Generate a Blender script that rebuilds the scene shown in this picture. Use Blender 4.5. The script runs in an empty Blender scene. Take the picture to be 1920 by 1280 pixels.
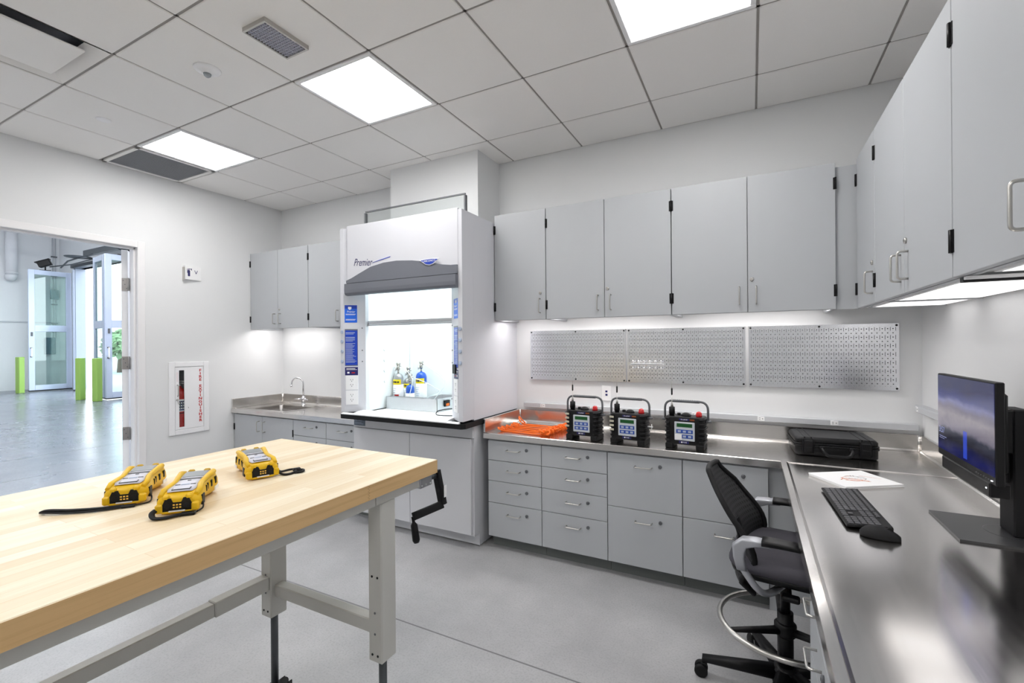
import bpy, bmesh, math, random
from mathutils import Matrix, Vector
random.seed(7)
SC = bpy.context.scene
COL = SC.collection
PI = math.pi
R = math.radians

# ------------------------------------------------------------------ camera, world, exposure
CAM_H = 1.4915
cam_data = bpy.data.cameras.new('camera')
cam = bpy.data.objects.new('camera', cam_data)
COL.objects.link(cam)
cam_data.sensor_width = 36.0
cam_data.lens = 855.287 / 1920 * 36.0
cam_data.shift_x = -(969.389 - 960) / 1920
cam_data.shift_y = (644.747 - 640) / 1920
cam_data.clip_start = 0.05
cam_data.clip_end = 300
YAW, ROLL = 0.4749, 0.0077
r0 = Vector((math.cos(YAW), math.sin(YAW), 0))
fw = Vector((-math.sin(YAW), math.cos(YAW), 0))
u0 = Vector((0, 0, 1))
rt = math.cos(ROLL) * r0 - math.sin(ROLL) * u0
up = math.sin(ROLL) * r0 + math.cos(ROLL) * u0
m = Matrix((rt, up, -fw)).transposed().to_4x4()
m.translation = (0, 0, CAM_H)
cam.matrix_world = m
SC.camera = cam
SC.view_settings.view_transform = 'Standard'
SC.view_settings.look = 'None'
SC.view_settings.exposure = 0.0
SC.view_settings.gamma = 1.0
SC.cycles.use_denoising = True
SC.cycles.max_bounces = 10
SC.cycles.diffuse_bounces = 6
SC.cycles.glossy_bounces = 5
SC.cycles.transparent_max_bounces = 16
SC.cycles.sample_clamp_indirect = 30.0
SC.cycles.caustics_reflective = True
SC.cycles.blur_glossy = 1.0
SC.cycles.caustics_refractive = False

world = bpy.data.worlds.new('world')
SC.world = world
world.use_nodes = True
wn = world.node_tree
bg = wn.nodes['Background']
bg.inputs[0].default_value = (0.87, 0.94, 1.0, 1)     # bright hazy overcast sky
bg.inputs[1].default_value = 6.0

PANEL_W = 19.5      # ceiling light panels
UNDER_W = 13.0      # lamps under the wall cabinets
SOFT_W = 1.35      # flat lamps under the side cabinets
HOOD_W = 20.0      # lamp in the fume hood
TUBE_W = 185.0      # garage tube lamps

# ------------------------------------------------------------------ materials
def lin(c):
    c /= 255.0
    return c / 12.92 if c <= 0.04045 else ((c + 0.055) / 1.055) ** 2.4
def rgb(r, g, b): return (lin(r), lin(g), lin(b), 1.0)

def newmat(name):
    mt = bpy.data.materials.new(name)
    mt.use_nodes = True
    nt = mt.node_tree
    return mt, nt, nt.nodes['Principled BSDF']
def nd(nt, kind, **kw):
    n = nt.nodes.new(kind)
    for k, v in kw.items():
        if k.startswith('i_'):
            n.inputs[k[2:].replace('_', ' ')].default_value = v
        else:
            setattr(n, k, v)
    return n
def mth(nt, op, a, b=None, c=None):
    n = nt.nodes.new('ShaderNodeMath'); n.operation = op
    for i, x in enumerate((a, b, c)):
        if x is None: continue
        if isinstance(x, (int, float)): n.inputs[i].default_value = x
        else: nt.links.new(x, n.inputs[i])
    return n.outputs[0]
def mixc(nt, fac, a, b):
    n = nt.nodes.new('ShaderNodeMix'); n.data_type = 'RGBA'
    for sock, x in ((n.inputs[0], fac), (n.inputs[6], a), (n.inputs[7], b)):
        if isinstance(x, (int, float, tuple)): sock.default_value = x
        else: nt.links.new(x, sock)
    return n.outputs[2]
def coord(nt, scale=(1, 1, 1), rot=(0, 0, 0), which='Object'):
    tc = nt.nodes.new('ShaderNodeTexCoord')
    mp = nt.nodes.new('ShaderNodeMapping')
    mp.inputs['Scale'].default_value = scale
    mp.inputs['Rotation'].default_value = rot
    nt.links.new(tc.outputs[which], mp.inputs[0])
    return mp.outputs[0]
def noise(nt, vec, scale, detail=4, rough=0.55):
    n = nd(nt, 'ShaderNodeTexNoise')
    n.inputs['Scale'].default_value = scale
    n.inputs['Detail'].default_value = detail
    n.inputs['Roughness'].default_value = rough
    nt.links.new(vec, n.inputs['Vector'])
    return n.outputs['Fac']
def ramp(nt, fac, stops):
    n = nd(nt, 'ShaderNodeValToRGB')
    el = n.color_ramp.elements
    while len(el) < len(stops): el.new(0.5)
    for e, (p, c) in zip(el, stops): e.position = p; e.color = c
    nt.links.new(fac, n.inputs[0])
    return n.outputs[0]
def bump(nt, bs, h, strength, dist=0.002):
    b = nd(nt, 'ShaderNodeBump')
    b.inputs['Strength'].default_value = strength
    b.inputs['Distance'].default_value = dist
    nt.links.new(h, b.inputs['Height'])
    nt.links.new(b.outputs[0], bs.inputs['Normal'])

def plain(name, c, rough=0.5, metal=0.0, var=0.03, vscale=6.0, bmp=0.0, bscale=300, spec=0.5, coat=0.0):
    mt, nt, bs = newmat(name)
    v = coord(nt)
    f = noise(nt, v, vscale)
    lo = tuple(x * (1 - var) for x in c[:3]) + (1,)
    hi = tuple(min(1, x * (1 + var)) for x in c[:3]) + (1,)
    nt.links.new(mixc(nt, f, lo, hi), bs.inputs['Base Color'])
    bs.inputs['Roughness'].default_value = rough
    bs.inputs['Metallic'].default_value = metal
    bs.inputs['Specular IOR Level'].default_value = spec
    if coat: bs.inputs['Coat Weight'].default_value = coat
    if bmp: bump(nt, bs, noise(nt, v, bscale, 2), bmp)
    return mt
def emit(name, c, s):
    mt, nt, bs = newmat(name)
    bs.inputs['Base Color'].default_value = c
    bs.inputs['Emission Color'].default_value = c
    bs.inputs['Emission Strength'].default_value = s
    return mt
def brushed(name, c, rough, scale, strength=0.08, rvar=0.1):
    mt, nt, bs = newmat(name)
    v = coord(nt, scale)
    f = noise(nt, v, 1.0, 5, 0.6)
    big = noise(nt, coord(nt), 2.2, 3)
    lo = tuple(x * 0.9 for x in c[:3]) + (1,)
    nt.links.new(mixc(nt, f, lo, c), bs.inputs['Base Color'])
    bs.inputs['Metallic'].default_value = 1.0
    r1 = mth(nt, 'MULTIPLY_ADD', f, rvar, rough - rvar * 0.5)
    nt.links.new(mth(nt, 'MULTIPLY_ADD', big, 0.12, mth(nt, 'SUBTRACT', r1, 0.06)), bs.inputs['Roughness'])
    bump(nt, bs, f, strength, 0.0006)
    return mt
def glass(name, tint=(1, 1, 1, 1), refl=0.07):
    mt, nt, bs = newmat(name)
    out = nt.nodes['Material Output']
    tr = nd(nt, 'ShaderNodeBsdfTransparent'); tr.inputs[0].default_value = tint
    gl = nd(nt, 'ShaderNodeBsdfGlossy'); gl.inputs['Roughness'].default_value = 0.02
    lw = nd(nt, 'ShaderNodeLayerWeight'); lw.inputs['Blend'].default_value = 0.25
    mx = nd(nt, 'ShaderNodeMixShader')
    nt.links.new(mth(nt, 'MULTIPLY_ADD', lw.outputs['Fresnel'], 0.6, refl * 0.5), mx.inputs[0])
    nt.links.new(tr.outputs[0], mx.inputs[1]); nt.links.new(gl.outputs[0], mx.inputs[2])
    nt.links.new(mx.outputs[0], out.inputs['Surface'])
    nt.nodes.remove(bs)
    return mt

M = {}
M['wall'] = plain('wall_paint', rgb(226, 227, 228), 0.6, bmp=0.05, bscale=400, var=0.01)
M['ceil'] = plain('ceiling_tile', rgb(240, 238, 236), 0.9, bmp=0.3, bscale=500, var=0.02, vscale=180)
M['grid'] = plain('ceiling_grid_paint', rgb(150, 146, 142), 0.5)
M['panel'] = emit('light_panel', (1.0, 0.985, 0.965, 1), PANEL_W)
M['under'] = emit('cabinet_lamp', (1.0, 0.965, 0.95, 1), UNDER_W)
M['softlamp'] = emit('soft_lamp', (1.0, 0.985, 0.98, 1), SOFT_W)
M['hoodlamp'] = emit('hood_lamp', (0.88, 0.97, 1.0, 1), HOOD_W)
M['tube'] = emit('tube_lamp', (0.93, 0.96, 1.0, 1), TUBE_W)
M['white'] = plain('white_paint', rgb(238, 238, 240), 0.4)
M['frame'] = plain('frame_paint', rgb(233, 232, 233), 0.4)
M['cab'] = plain('grey_laminate', rgb(179, 182, 186), 0.42, var=0.01)
M['cabin'] = plain('white_laminate', rgb(240, 240, 239), 0.5)
M['edge'] = plain('dark_gap', rgb(70, 72, 75), 0.7)
M['toe'] = plain('toe_kick', rgb(104, 108, 107), 0.6)
M['hood'] = plain('hood_enamel', rgb(210, 211, 217), 0.38, var=0.01)
M['hoodgrey'] = plain('hood_visor', rgb(108, 111, 120), 0.45, var=0.02)
M['liner'] = plain('hood_liner', rgb(236, 240, 240), 0.5)
M['hoodbase'] = plain('hood_base_enamel', rgb(203, 204, 208), 0.42, var=0.01)
M['black'] = plain('black_plastic', rgb(17, 17, 19), 0.42, spec=0.25)
M['matt'] = plain('matt_black', rgb(26, 26, 28), 0.6, spec=0.25)
M['rubber'] = plain('black_rubber', rgb(20, 20, 21), 0.6, spec=0.25, bmp=0.1)
M['grey'] = plain('grey_plastic', rgb(96, 98, 102), 0.5)
M['steel'] = brushed('brushed_steel', rgb(226, 223, 220), 0.2, (3, 160, 160), 0.03)
M['steely'] = brushed('brushed_steel_long', rgb(226, 223, 220), 0.17, (160, 3, 160), 0.02, 0.06)
M['sinksteel'] = plain('sink_steel', rgb(190, 188, 186), 0.42, 0.7)
M['chrome'] = plain('chrome', rgb(215, 215, 218), 0.08, 1.0)
M['nickel'] = plain('brushed_nickel', rgb(196, 194, 190), 0.3, 1.0)
M['alu'] = brushed('aluminium', rgb(205, 206, 208), 0.38, (60, 60, 60), 0.03)
M['tray'] = brushed('tray_metal', rgb(222, 222, 224), 0.5, (30, 30, 30), 0.03)
M['rail'] = plain('raceway_grey', rgb(190, 192, 196), 0.4)
M['glass'] = glass('clear_glass', (0.96, 0.98, 0.975, 1), 0.04)
M['gglass'] = glass('garage_glass', (0.80, 0.90, 0.88, 1), 0.12)
M['bluesign'] = plain('blue_sign', rgb(18, 62, 178), 0.35)
M['bluelt'] = plain('light_blue_sign', rgb(30, 104, 224), 0.35)
M['navy'] = plain('navy_sign', rgb(28, 28, 96), 0.35)
M['ink'] = plain('navy_ink', rgb(40, 36, 92), 0.5)
M['inkblue'] = plain('blue_ink', rgb(60, 84, 196), 0.5)
M['paper'] = plain('white_paper', rgb(240, 240, 241), 0.6, var=0.01)
M['red'] = plain('red_paint', rgb(188, 26, 22), 0.35)
M['redlens'] = plain('red_lens', rgb(205, 16, 22), 0.15, coat=0.5)
M['yellow'] = plain('yellow_rubber', rgb(226, 182, 0), 0.45, var=0.06, vscale=40, bmp=0.05)
M['silverp'] = plain('silver_faceplate', rgb(202, 203, 216), 0.35, var=0.02)
M['lcd'] = plain('grey_lcd', rgb(150, 156, 160), 0.15)
M['lcdgreen'] = plain('green_lcd', rgb(22, 82, 36), 0.25)
M['gold'] = plain('gold_contact', rgb(250, 205, 95), 0.3, 0.6)
M['keyblue'] = plain('key_blue', rgb(34, 72, 160), 0.4)
M['keygrey'] = plain('key_grey', rgb(172, 184, 206), 0.4)
M['sticker'] = plain('beige_sticker', rgb(196, 192, 172), 0.6)
M['orange'] = plain('orange_webbing', rgb(250, 110, 16), 0.6, var=0.15, vscale=60, bmp=0.3, bscale=500)
M['cylblue'] = plain('blue_cylinder', rgb(22, 84, 190), 0.3, coat=0.3)
M['cylgrey'] = plain('bare_cylinder', rgb(180, 180, 182), 0.35, 0.9)
M['yellab'] = plain('yellow_label', rgb(244, 220, 20), 0.5)
M['clear'] = plain('clear_tubing', rgb(228, 236, 238), 0.25)
M['lime'] = plain('lime_paint', rgb(140, 176, 82), 0.4, var=0.02)
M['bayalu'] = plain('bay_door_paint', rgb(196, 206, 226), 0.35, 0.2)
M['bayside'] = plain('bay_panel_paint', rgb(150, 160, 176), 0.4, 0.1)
M['darkmetal'] = plain('dark_metal', rgb(84, 88, 92), 0.4, 0.5)
M['duct'] = plain('white_duct', rgb(226, 226, 228), 0.5)
M['elec'] = plain('electrical_grey', rgb(92, 120, 130), 0.45)
M['benchmetal'] = plain('bench_paint', rgb(196, 195, 190), 0.45, var=0.02)
M['chairfab'] = plain('seat_fabric', rgb(70, 68, 76), 0.85, var=0.08, vscale=220, bmp=0.3, bscale=700)
M['chairsilver'] = plain('chair_silver', rgb(178, 180, 186), 0.36, 0.5)
M['leafm'] = plain('tree_leaf', rgb(124, 152, 112), 0.7, var=0.35, vscale=3)
M['bark'] = plain('tree_bark', rgb(90, 74, 60), 0.8)
M['asphalt'] = plain('asphalt', rgb(150, 152, 154), 0.8)
M['orangeink'] = plain('orange_ink', rgb(222, 140, 104), 0.6)
M['blackink'] = plain('black_ink', rgb(50, 44, 48), 0.6)
M['led'] = emit('power_led', (0.9, 0.95, 1, 1), 3.0)
M['hinge'] = plain('hinge_steel', rgb(176, 172, 170), 0.32, 0.9)
M['brass'] = plain('regulator_brass', rgb(190, 186, 178), 0.25, 0.9)

def wood():
    mt, nt, bs = newmat('butcher_block')
    v = coord(nt, (1, 1, 1), (0, 0, R(90)))
    br = nd(nt, 'ShaderNodeTexBrick')
    br.offset = 0.37; br.offset_frequency = 2; br.squash = 1.0
    br.inputs['Color1'].default_value = rgb(238, 227, 203)
    br.inputs['Color2'].default_value = rgb(222, 200, 162)
    br.inputs['Mortar'].default_value = rgb(216, 192, 150)
    br.inputs['Scale'].default_value = 1.0
    br.inputs['Mortar Size'].default_value = 0.0006
    br.inputs['Bias'].default_value = -0.1
    br.inputs['Brick Width'].default_value = 0.46
    br.inputs['Row Height'].default_value = 0.042
    nt.links.new(v, br.inputs['Vector'])
    g = noise(nt, coord(nt, (60, 2.2, 60)), 1.0, 6, 0.62)
    g2 = noise(nt, coord(nt, (9, 0.8, 9)), 1.0, 3)
    c = mixc(nt, mth(nt, 'MULTIPLY', ramp(nt, g, [(0.42, (0, 0, 0, 1)), (0.75, (1, 1, 1, 1))]), 0.35), br.outputs['Color'], rgb(212, 184, 138))
    c = mixc(nt, mth(nt, 'MULTIPLY', ramp(nt, g2, [(0.45, (0, 0, 0, 1)), (0.8, (1, 1, 1, 1))]), 0.45), c, rgb(244, 232, 206))
    fl = ramp(nt, noise(nt, coord(nt, (70, 6, 70)), 1.0, 2), [(0.77, (0, 0, 0, 1)), (0.80, (1, 1, 1, 1))])
    c = mixc(nt, mth(nt, 'MULTIPLY', fl, 0.5), c, rgb(168, 122, 66))
    nt.links.new(c, bs.inputs['Base Color'])
    bs.inputs['Roughness'].default_value = 0.42
    bump(nt, bs, g, 0.04)
    return mt
M['wood'] = wood()
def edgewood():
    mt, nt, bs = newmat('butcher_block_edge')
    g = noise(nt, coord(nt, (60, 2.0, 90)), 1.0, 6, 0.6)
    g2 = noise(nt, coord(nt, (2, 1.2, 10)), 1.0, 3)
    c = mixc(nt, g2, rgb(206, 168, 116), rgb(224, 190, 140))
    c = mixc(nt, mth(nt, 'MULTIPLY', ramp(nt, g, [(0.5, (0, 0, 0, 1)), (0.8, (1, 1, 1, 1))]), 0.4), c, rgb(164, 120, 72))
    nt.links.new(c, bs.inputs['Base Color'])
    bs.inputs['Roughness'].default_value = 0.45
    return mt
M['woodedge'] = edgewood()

def concrete(name, c1, c2, rough, spk, joints, jw):
    mt, nt, bs = newmat(name)
    v = coord(nt)
    a = noise(nt, v, 2.2, 6, 0.6)
    b = noise(nt, v, spk, 2, 0.7)
    c = noise(nt, v, 0.7, 4)
    col = mixc(nt, ramp(nt, a, [(0.3, (0, 0, 0, 1)), (0.72, (1, 1, 1, 1))]), c1, c2)
    col = mixc(nt, mth(nt, 'MULTIPLY', ramp(nt, b, [(0.48, (0, 0, 0, 1)), (0.68, (1, 1, 1, 1))]), 0.34), col, tuple(x * 0.6 for x in c1[:3]) + (1,))
    sx = nd(nt, 'ShaderNodeSeparateXYZ'); nt.links.new(v, sx.inputs[0])
    for ax, val in joints:
        d = mth(nt, 'ABSOLUTE', mth(nt, 'SUBTRACT', sx.outputs[ax], val))
        col = mixc(nt, mth(nt, 'MULTIPLY', mth(nt, 'LESS_THAN', d, jw), 0.75 if jw < 0.01 else 0.4), col, tuple(x * 0.25 for x in c1[:3]) + (1,))
    nt.links.new(col, bs.inputs['Base Color'])
    nt.links.new(mth(nt, 'MULTIPLY_ADD', c, 0.2, rough - 0.1), bs.inputs['Roughness'])
    bump(nt, bs, b, 0.05)
    return mt
M['floor'] = concrete('lab_concrete', rgb(158, 158, 160), rgb(182, 182, 184), 0.42, 100, [(1, 1.904)], 0.0045)
M['gfloor'] = concrete('garage_concrete', rgb(108, 113, 122), rgb(122, 127, 137), 0.26, 40, [(0, -8.75), (0, -7.4), (0, -13.0), (0, -17.2)], 0.014)

def pegmat():
    mt, nt, bs = newmat('perforated_steel')
    v = coord(nt)
    sx = nd(nt, 'ShaderNodeSeparateXYZ'); nt.links.new(v, sx.inputs[0])
    p = 0.0254
    def cell(s, off, per):
        return mth(nt, 'MULTIPLY', mth(nt, 'SUBTRACT', mth(nt, 'FRACT', mth(nt, 'ADD', mth(nt, 'DIVIDE', s, per), off)), 0.5), per)
    x, z = sx.outputs[0], sx.outputs[2]
    dx, dz = cell(x, 0.0, p), cell(z, 0.0, p)
    hole = mth(nt, 'LESS_THAN', mth(nt, 'SQRT', mth(nt, 'ADD', mth(nt, 'POWER', dx, 2), mth(nt, 'POWER', dz, 2))), 0.0032)
    ex, ez = cell(x, 0.5, p), cell(z, 0.25, p * 2)
    slot = mth(nt, 'MULTIPLY', mth(nt, 'LESS_THAN', mth(nt, 'ABSOLUTE', ex), 0.0012), mth(nt, 'LESS_THAN', mth(nt, 'ABSOLUTE', ez), 0.0125))
    inx = mth(nt, 'MULTIPLY', mth(nt, 'LESS_THAN', mth(nt, 'ABSOLUTE', x), 0.384), mth(nt, 'LESS_THAN', mth(nt, 'ABSOLUTE', mth(nt, 'SUBTRACT', z, 0.2)), 0.178))
    msk = mth(nt, 'MULTIPLY', mth(nt, 'MAXIMUM', hole, slot), inx)
    f = noise(nt, coord(nt, (180, 180, 3)), 1.0, 4)
    col = mixc(nt, msk, mixc(nt, f, rgb(222, 224, 228), rgb(240, 241, 244)), rgb(76, 76, 80))
    nt.links.new(col, bs.inputs['Base Color'])
    nt.links.new(mth(nt, 'MULTIPLY_ADD', msk, -1.0, 1.0), bs.inputs['Metallic'])
    nt.links.new(mth(nt, 'MULTIPLY_ADD', msk, 0.4, 0.23), bs.inputs['Roughness'])
    bump(nt, bs, f, 0.05, 0.0006)
    return mt
M['peg'] = pegmat()

def perforated(name, base, hole, p, r):
    mt, nt, bs = newmat(name)
    v = coord(nt)
    sx = nd(nt, 'ShaderNodeSeparateXYZ'); nt.links.new(v, sx.inputs[0])
    def cell(s, per):
        return mth(nt, 'MULTIPLY', mth(nt, 'SUBTRACT', mth(nt, 'FRACT', mth(nt, 'DIVIDE', s, per)), 0.5), per)
    a, b = cell(sx.outputs[1], p), cell(sx.outputs[2], p)
    d = mth(nt, 'SQRT', mth(nt, 'ADD', mth(nt, 'POWER', a, 2), mth(nt, 'POWER', b, 2)))
    msk = mth(nt, 'LESS_THAN', d, r)
    nt.links.new(mixc(nt, msk, base, hole), bs.inputs['Base Color'])
    bs.inputs['Roughness'].default_value = 0.55
    bump(nt, bs, d, 0.6, 0.004)
    return mt
M['mesh'] = perforated('chair_mesh', rgb(48, 48, 50), rgb(12, 12, 13), 0.018, 0.0055)

def louvre(name, c1, c2, per, ax):
    mt, nt, bs = newmat(name)
    v = coord(nt)
    sx = nd(nt, 'ShaderNodeSeparateXYZ'); nt.links.new(v, sx.inputs[0])
    f = mth(nt, 'FRACT', mth(nt, 'DIVIDE', sx.outputs[ax], per))
    nt.links.new(mixc(nt, mth(nt, 'LESS_THAN', f, 0.55), c1, c2), bs.inputs['Base Color'])
    bs.inputs['Roughness'].default_value = 0.6
    return mt

def screenmat():
    mt, nt, bs = newmat('monitor_picture')
    v = coord(nt)
    sx = nd(nt, 'ShaderNodeSeparateXYZ'); nt.links.new(v, sx.inputs[0])
    z = mth(nt, 'DIVIDE', sx.outputs[2], 0.27)
    n1 = noise(nt, coord(nt, (1, 5, 9)), 1.0, 6)
    n2 = noise(nt, coord(nt, (1, 9, 14)), 1.3, 6)
    zz = mth(nt, 'ADD', z, mth(nt, 'MULTIPLY', mth(nt, 'SUBTRACT', n1, 0.5), 0.28))
    col = ramp(nt, zz, [(0.0, rgb(10, 14, 54)), (0.17, rgb(16, 22, 92)), (0.30, rgb(14, 14, 30)), (0.40, rgb(44, 48, 66)),
                        (0.44, rgb(122, 116, 132)), (0.62, rgb(150, 142, 150)), (0.72, rgb(112, 106, 124)), (0.8, rgb(120, 122, 168)), (0.87, rgb(58, 66, 130)), (1.0, rgb(44, 48, 92))])
    col = mixc(nt, mth(nt, 'MULTIPLY', ramp(nt, n2, [(0.45, (0, 0, 0, 1)), (0.7, (1, 1, 1, 1))]), 0.35), col, rgb(70, 70, 92))
    st = mth(nt, 'LESS_THAN', mth(nt, 'ABSOLUTE', mth(nt, 'ADD', sx.outputs[1], 0.02)), 0.016)
    st = mth(nt, 'MULTIPLY', st, mth(nt, 'MULTIPLY', mth(nt, 'GREATER_THAN', z, 0.13), mth(nt, 'LESS_THAN', z, 0.48)))
    col = mixc(nt, mth(nt, 'MULTIPLY', st, 0.75), col, rgb(50, 84, 224))
    bs.inputs['Base Color'].default_value = (0.01, 0.01, 0.012, 1)
    bs.inputs['Roughness'].default_value = 0.12
    nt.links.new(col, bs.inputs['Emission Color'])
    bs.inputs['Emission Strength'].default_value = 0.8
    return mt
M['screen'] = screenmat()

# ------------------------------------------------------------------ mesh builder
class MB:
    def __init__(s):
        s.v, s.f, s.mi, s.sm = [], [], [], []
        s.T = Matrix.Identity(4)
    def add(s, vs, fs, m=0, smooth=False):
        o = len(s.v)
        for p in vs: s.v.append(tuple(s.T @ Vector(p)))
        for f in fs:
            s.f.append([i + o for i in f]); s.mi.append(m); s.sm.append(smooth)
        return s
    def box(s, x0, x1, y0, y1, z0, z1, c=0.0, m=0):
        if x0 > x1: x0, x1 = x1, x0
        if y0 > y1: y0, y1 = y1, y0
        if z0 > z1: z0, z1 = z1, z0
        c = min(c, 0.49 * (x1 - x0), 0.49 * (y1 - y0), 0.49 * (z1 - z0))
        if c <= 0:
            vs = [(x, y, z) for x in (x0, x1) for y in (y0, y1) for z in (z0, z1)]
            return s.add(vs, [(0, 1, 3, 2), (4, 6, 7, 5), (0, 4, 5, 1), (2, 3, 7, 6), (0, 2, 6, 4), (1, 5, 7, 3)], m)
        X, Y, Z = (x0, x1), (y0, y1), (z0, z1)
        vs, ix = [], {}
        for i in (0, 1):
            for j in (0, 1):
                for k in (0, 1):
                    x, y, z = X[i], Y[j], Z[k]
                    xi, yi, zi = x + (c if i == 0 else -c), y + (c if j == 0 else -c), z + (c if k == 0 else -c)
                    for a, p in enumerate(((x, yi, zi), (xi, y, zi), (xi, yi, z))):
                        ix[i, j, k, a] = len(vs); vs.append(p)
        fs = []
        for i in (0, 1):
            fs.append([ix[i, j, k, 0] for j, k in ((0, 0), (1, 0), (1, 1), (0, 1))])
            fs.append([ix[j, i, k, 1] for j, k in ((0, 0), (1, 0), (1, 1), (0, 1))])
            fs.append([ix[j, k, i, 2] for j, k in ((0, 0), (1, 0), (1, 1), (0, 1))])
        for a in (0, 1):
            for b in (0, 1):
                fs.append([ix[0, a, b, 1], ix[1, a, b, 1], ix[1, a, b, 2], ix[0, a, b, 2]])
                fs.append([ix[a, 0, b, 0], ix[a, 1, b, 0], ix[a, 1, b, 2], ix[a, 0, b, 2]])
                fs.append([ix[a, b, 0, 0], ix[a, b, 1, 0], ix[a, b, 1, 1], ix[a, b, 0, 1]])
        for i in (0, 1):
            for j in (0, 1):
                for k in (0, 1): fs.append([ix[i, j, k, a] for a in (0, 1, 2)])
        return s.add(vs, fs, m)
    def tube(s, path, r, n=10, m=0, closed=False, caps=True, flat=None):
        P = [Vector(p) for p in path]
        N = len(P)
        rr = r if isinstance(r, (list, tuple)) else [r] * N
        t = []
        for i in range(N):
            a = P[(i - 1) % N] if (closed or i > 0) else P[i]
            b = P[(i + 1) % N] if (closed or i < N - 1) else P[i]
            d = (b - a); t.append(d.normalized() if d.length > 1e-9 else Vector((0, 0, 1)))
        ref = Vector((0, 0, 1)) if abs(t[0].z) < 0.9 else Vector((1, 0, 0))
        nrm = (ref - t[0] * ref.dot(t[0])).normalized()
        vs = []
        for i in range(N):
            nrm = (nrm - t[i] * nrm.dot(t[i]))
            nrm = nrm.normalized() if nrm.length > 1e-9 else Vector((1, 0, 0))
            bi = t[i].cross(nrm)
            for k in range(n):
                a = 2 * PI * k / n
                fa, fb = (flat if flat else (1, 1))
                vs.append(P[i] + rr[i] * (fa * math.cos(a) * nrm + fb * math.sin(a) * bi))
        fs = []
        for i in range(N if closed else N - 1):
            j = (i + 1) % N
            for k in range(n):
                l = (k + 1) % n
                fs.append((i * n + k, i * n + l, j * n + l, j * n + k))
        s.add(vs, fs, m, True)
        if caps and not closed:
            s.add(vs[:n], [list(range(n))], m); s.add(vs[-n:], [list(range(n))], m)
        return s
    def cyl(s, p0, p1, r0, r1=None, n=18, m=0, caps=True):
        return s.tube([p0, p1], [r0, r0 if r1 is None else r1], n, m, caps=caps)
    def lathe(s, prof, o=(0, 0, 0), n=24, m=0, smooth=True):
        vs, fs = [], []
        for r, z in prof:
            for k in range(n):
                a = 2 * PI * k / n
                vs.append((o[0] + r * math.cos(a), o[1] + r * math.sin(a), o[2] + z))
        for i in range(len(prof) - 1):
            for k in range(n):
                l = (k + 1) % n
                fs.append((i * n + k, i * n + l, (i + 1) * n + l, (i + 1) * n + k))
        s.add(vs, fs, m, smooth)
        for i in (0, -1):
            if prof[i][0] > 1e-5:
                q = vs[:n] if i == 0 else vs[-n:]
                s.add(q, [list(range(n))], m)
        return s
    def prism(s, poly, ax, a0, a1, m=0):
        def P(u, v, w):
            return {'z': (u, v, w), 'y': (u, w, v), 'x': (w, u, v)}[ax]
        n = len(poly)
        vs = [P(u, v, a0) for u, v in poly] + [P(u, v, a1) for u, v in poly]
        fs = [list(range(n)), list(range(n, 2 * n))]
        for i in range(n):
            j = (i + 1) % n
            fs.append((i, j, n + j, n + i))
        return s.add(vs, fs, m)
    def loft(s, secs, m=0, smooth=True, caps=True):
        n = len(secs[0]); vs = [p for q in secs for p in q]; fs = []
        for i in range(len(secs) - 1):
            for k in range(n):
                l = (k + 1) % n
                fs.append((i * n + k, i * n + l, (i + 1) * n + l, (i + 1) * n + k))
        s.add(vs, fs, m, smooth)
        if caps:
            s.add(secs[0], [list(range(n))], m); s.add(secs[-1], [list(range(n))], m)
        return s
    def sheet(s, rows, th, m=0, smooth=True):
        """grid of points thickened along its normal"""
        a, b = len(rows), len(rows[0])
        P = [[Vector(p) for p in r] for r in rows]
        Q = []
        for i in range(a):
            q = []
            for j in range(b):
                du = P[min(i + 1, a - 1)][j] - P[max(i - 1, 0)][j]
                dv = P[i][min(j + 1, b - 1)] - P[i][max(j - 1, 0)]
                q.append(P[i][j] + du.cross(dv).normalized() * th)
            Q.append(q)
        vs = [p for r in P for p in r] + [p for r in Q for p in r]
        o = a * b; fs = []
        for i in range(a - 1):
            for j in range(b - 1):
                f = (i * b + j, i * b + j + 1, (i + 1) * b + j + 1, (i + 1) * b + j)
                fs.append(f); fs.append(tuple(o + x for x in reversed(f)))
        rim = [j for j in range(b)] + [i * b + b - 1 for i in range(1, a)] + [(a - 1) * b + j for j in range(b - 2, -1, -1)] + [i * b for i in range(a - 2, 0, -1)]
        for k in range(len(rim)):
            l = (k + 1) % len(rim)
            fs.append((rim[k], rim[l], o + rim[l], o + rim[k]))
        return s.add(vs, fs, m, smooth)
    def text(s, txt, size, mat, m=0, depth=0.0004, shear=0.0, align='CENTER', sx=1.0, bold=0.0):
        cu = bpy.data.curves.new('t', 'FONT')
        cu.offset = bold; cu.body = txt; cu.size = size; cu.extrude = depth; cu.shear = shear
        cu.align_x = align; cu.align_y = 'CENTER'; cu.resolution_u = 3
        ob = bpy.data.objects.new('t', cu)
        me = ob.to_mesh()
        vs = [mat @ Vector((v.co.x * sx, v.co.y, v.co.z)) for v in me.vertices]
        fs = [list(p.vertices) for p in me.polygons]
        s.add(vs, fs, m)
        ob.to_mesh_clear(); bpy.data.objects.remove(ob); bpy.data.curves.remove(cu)
        return s
    def build(s, name, mats, parent=None, world=False):
        if not isinstance(mats, (list, tuple)): mats = [mats]
        me = bpy.data.meshes.new(name)
        vs = s.v
        off = Vector((0, 0, 0))
        if world and parent is not None:
            off = Vector(parent.location)
            if parent.parent is not None: off += Vector(parent.parent.location)
            vs = [tuple(Vector(p) - off) for p in vs]
        me.from_pydata(vs, [], s.f)
        for mt in mats: me.materials.append(M[mt] if isinstance(mt, str) else mt)
        me.polygons.foreach_set('material_index', s.mi)
        me.polygons.foreach_set('use_smooth', s.sm)
        bm = bmesh.new(); bm.from_mesh(me)
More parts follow.
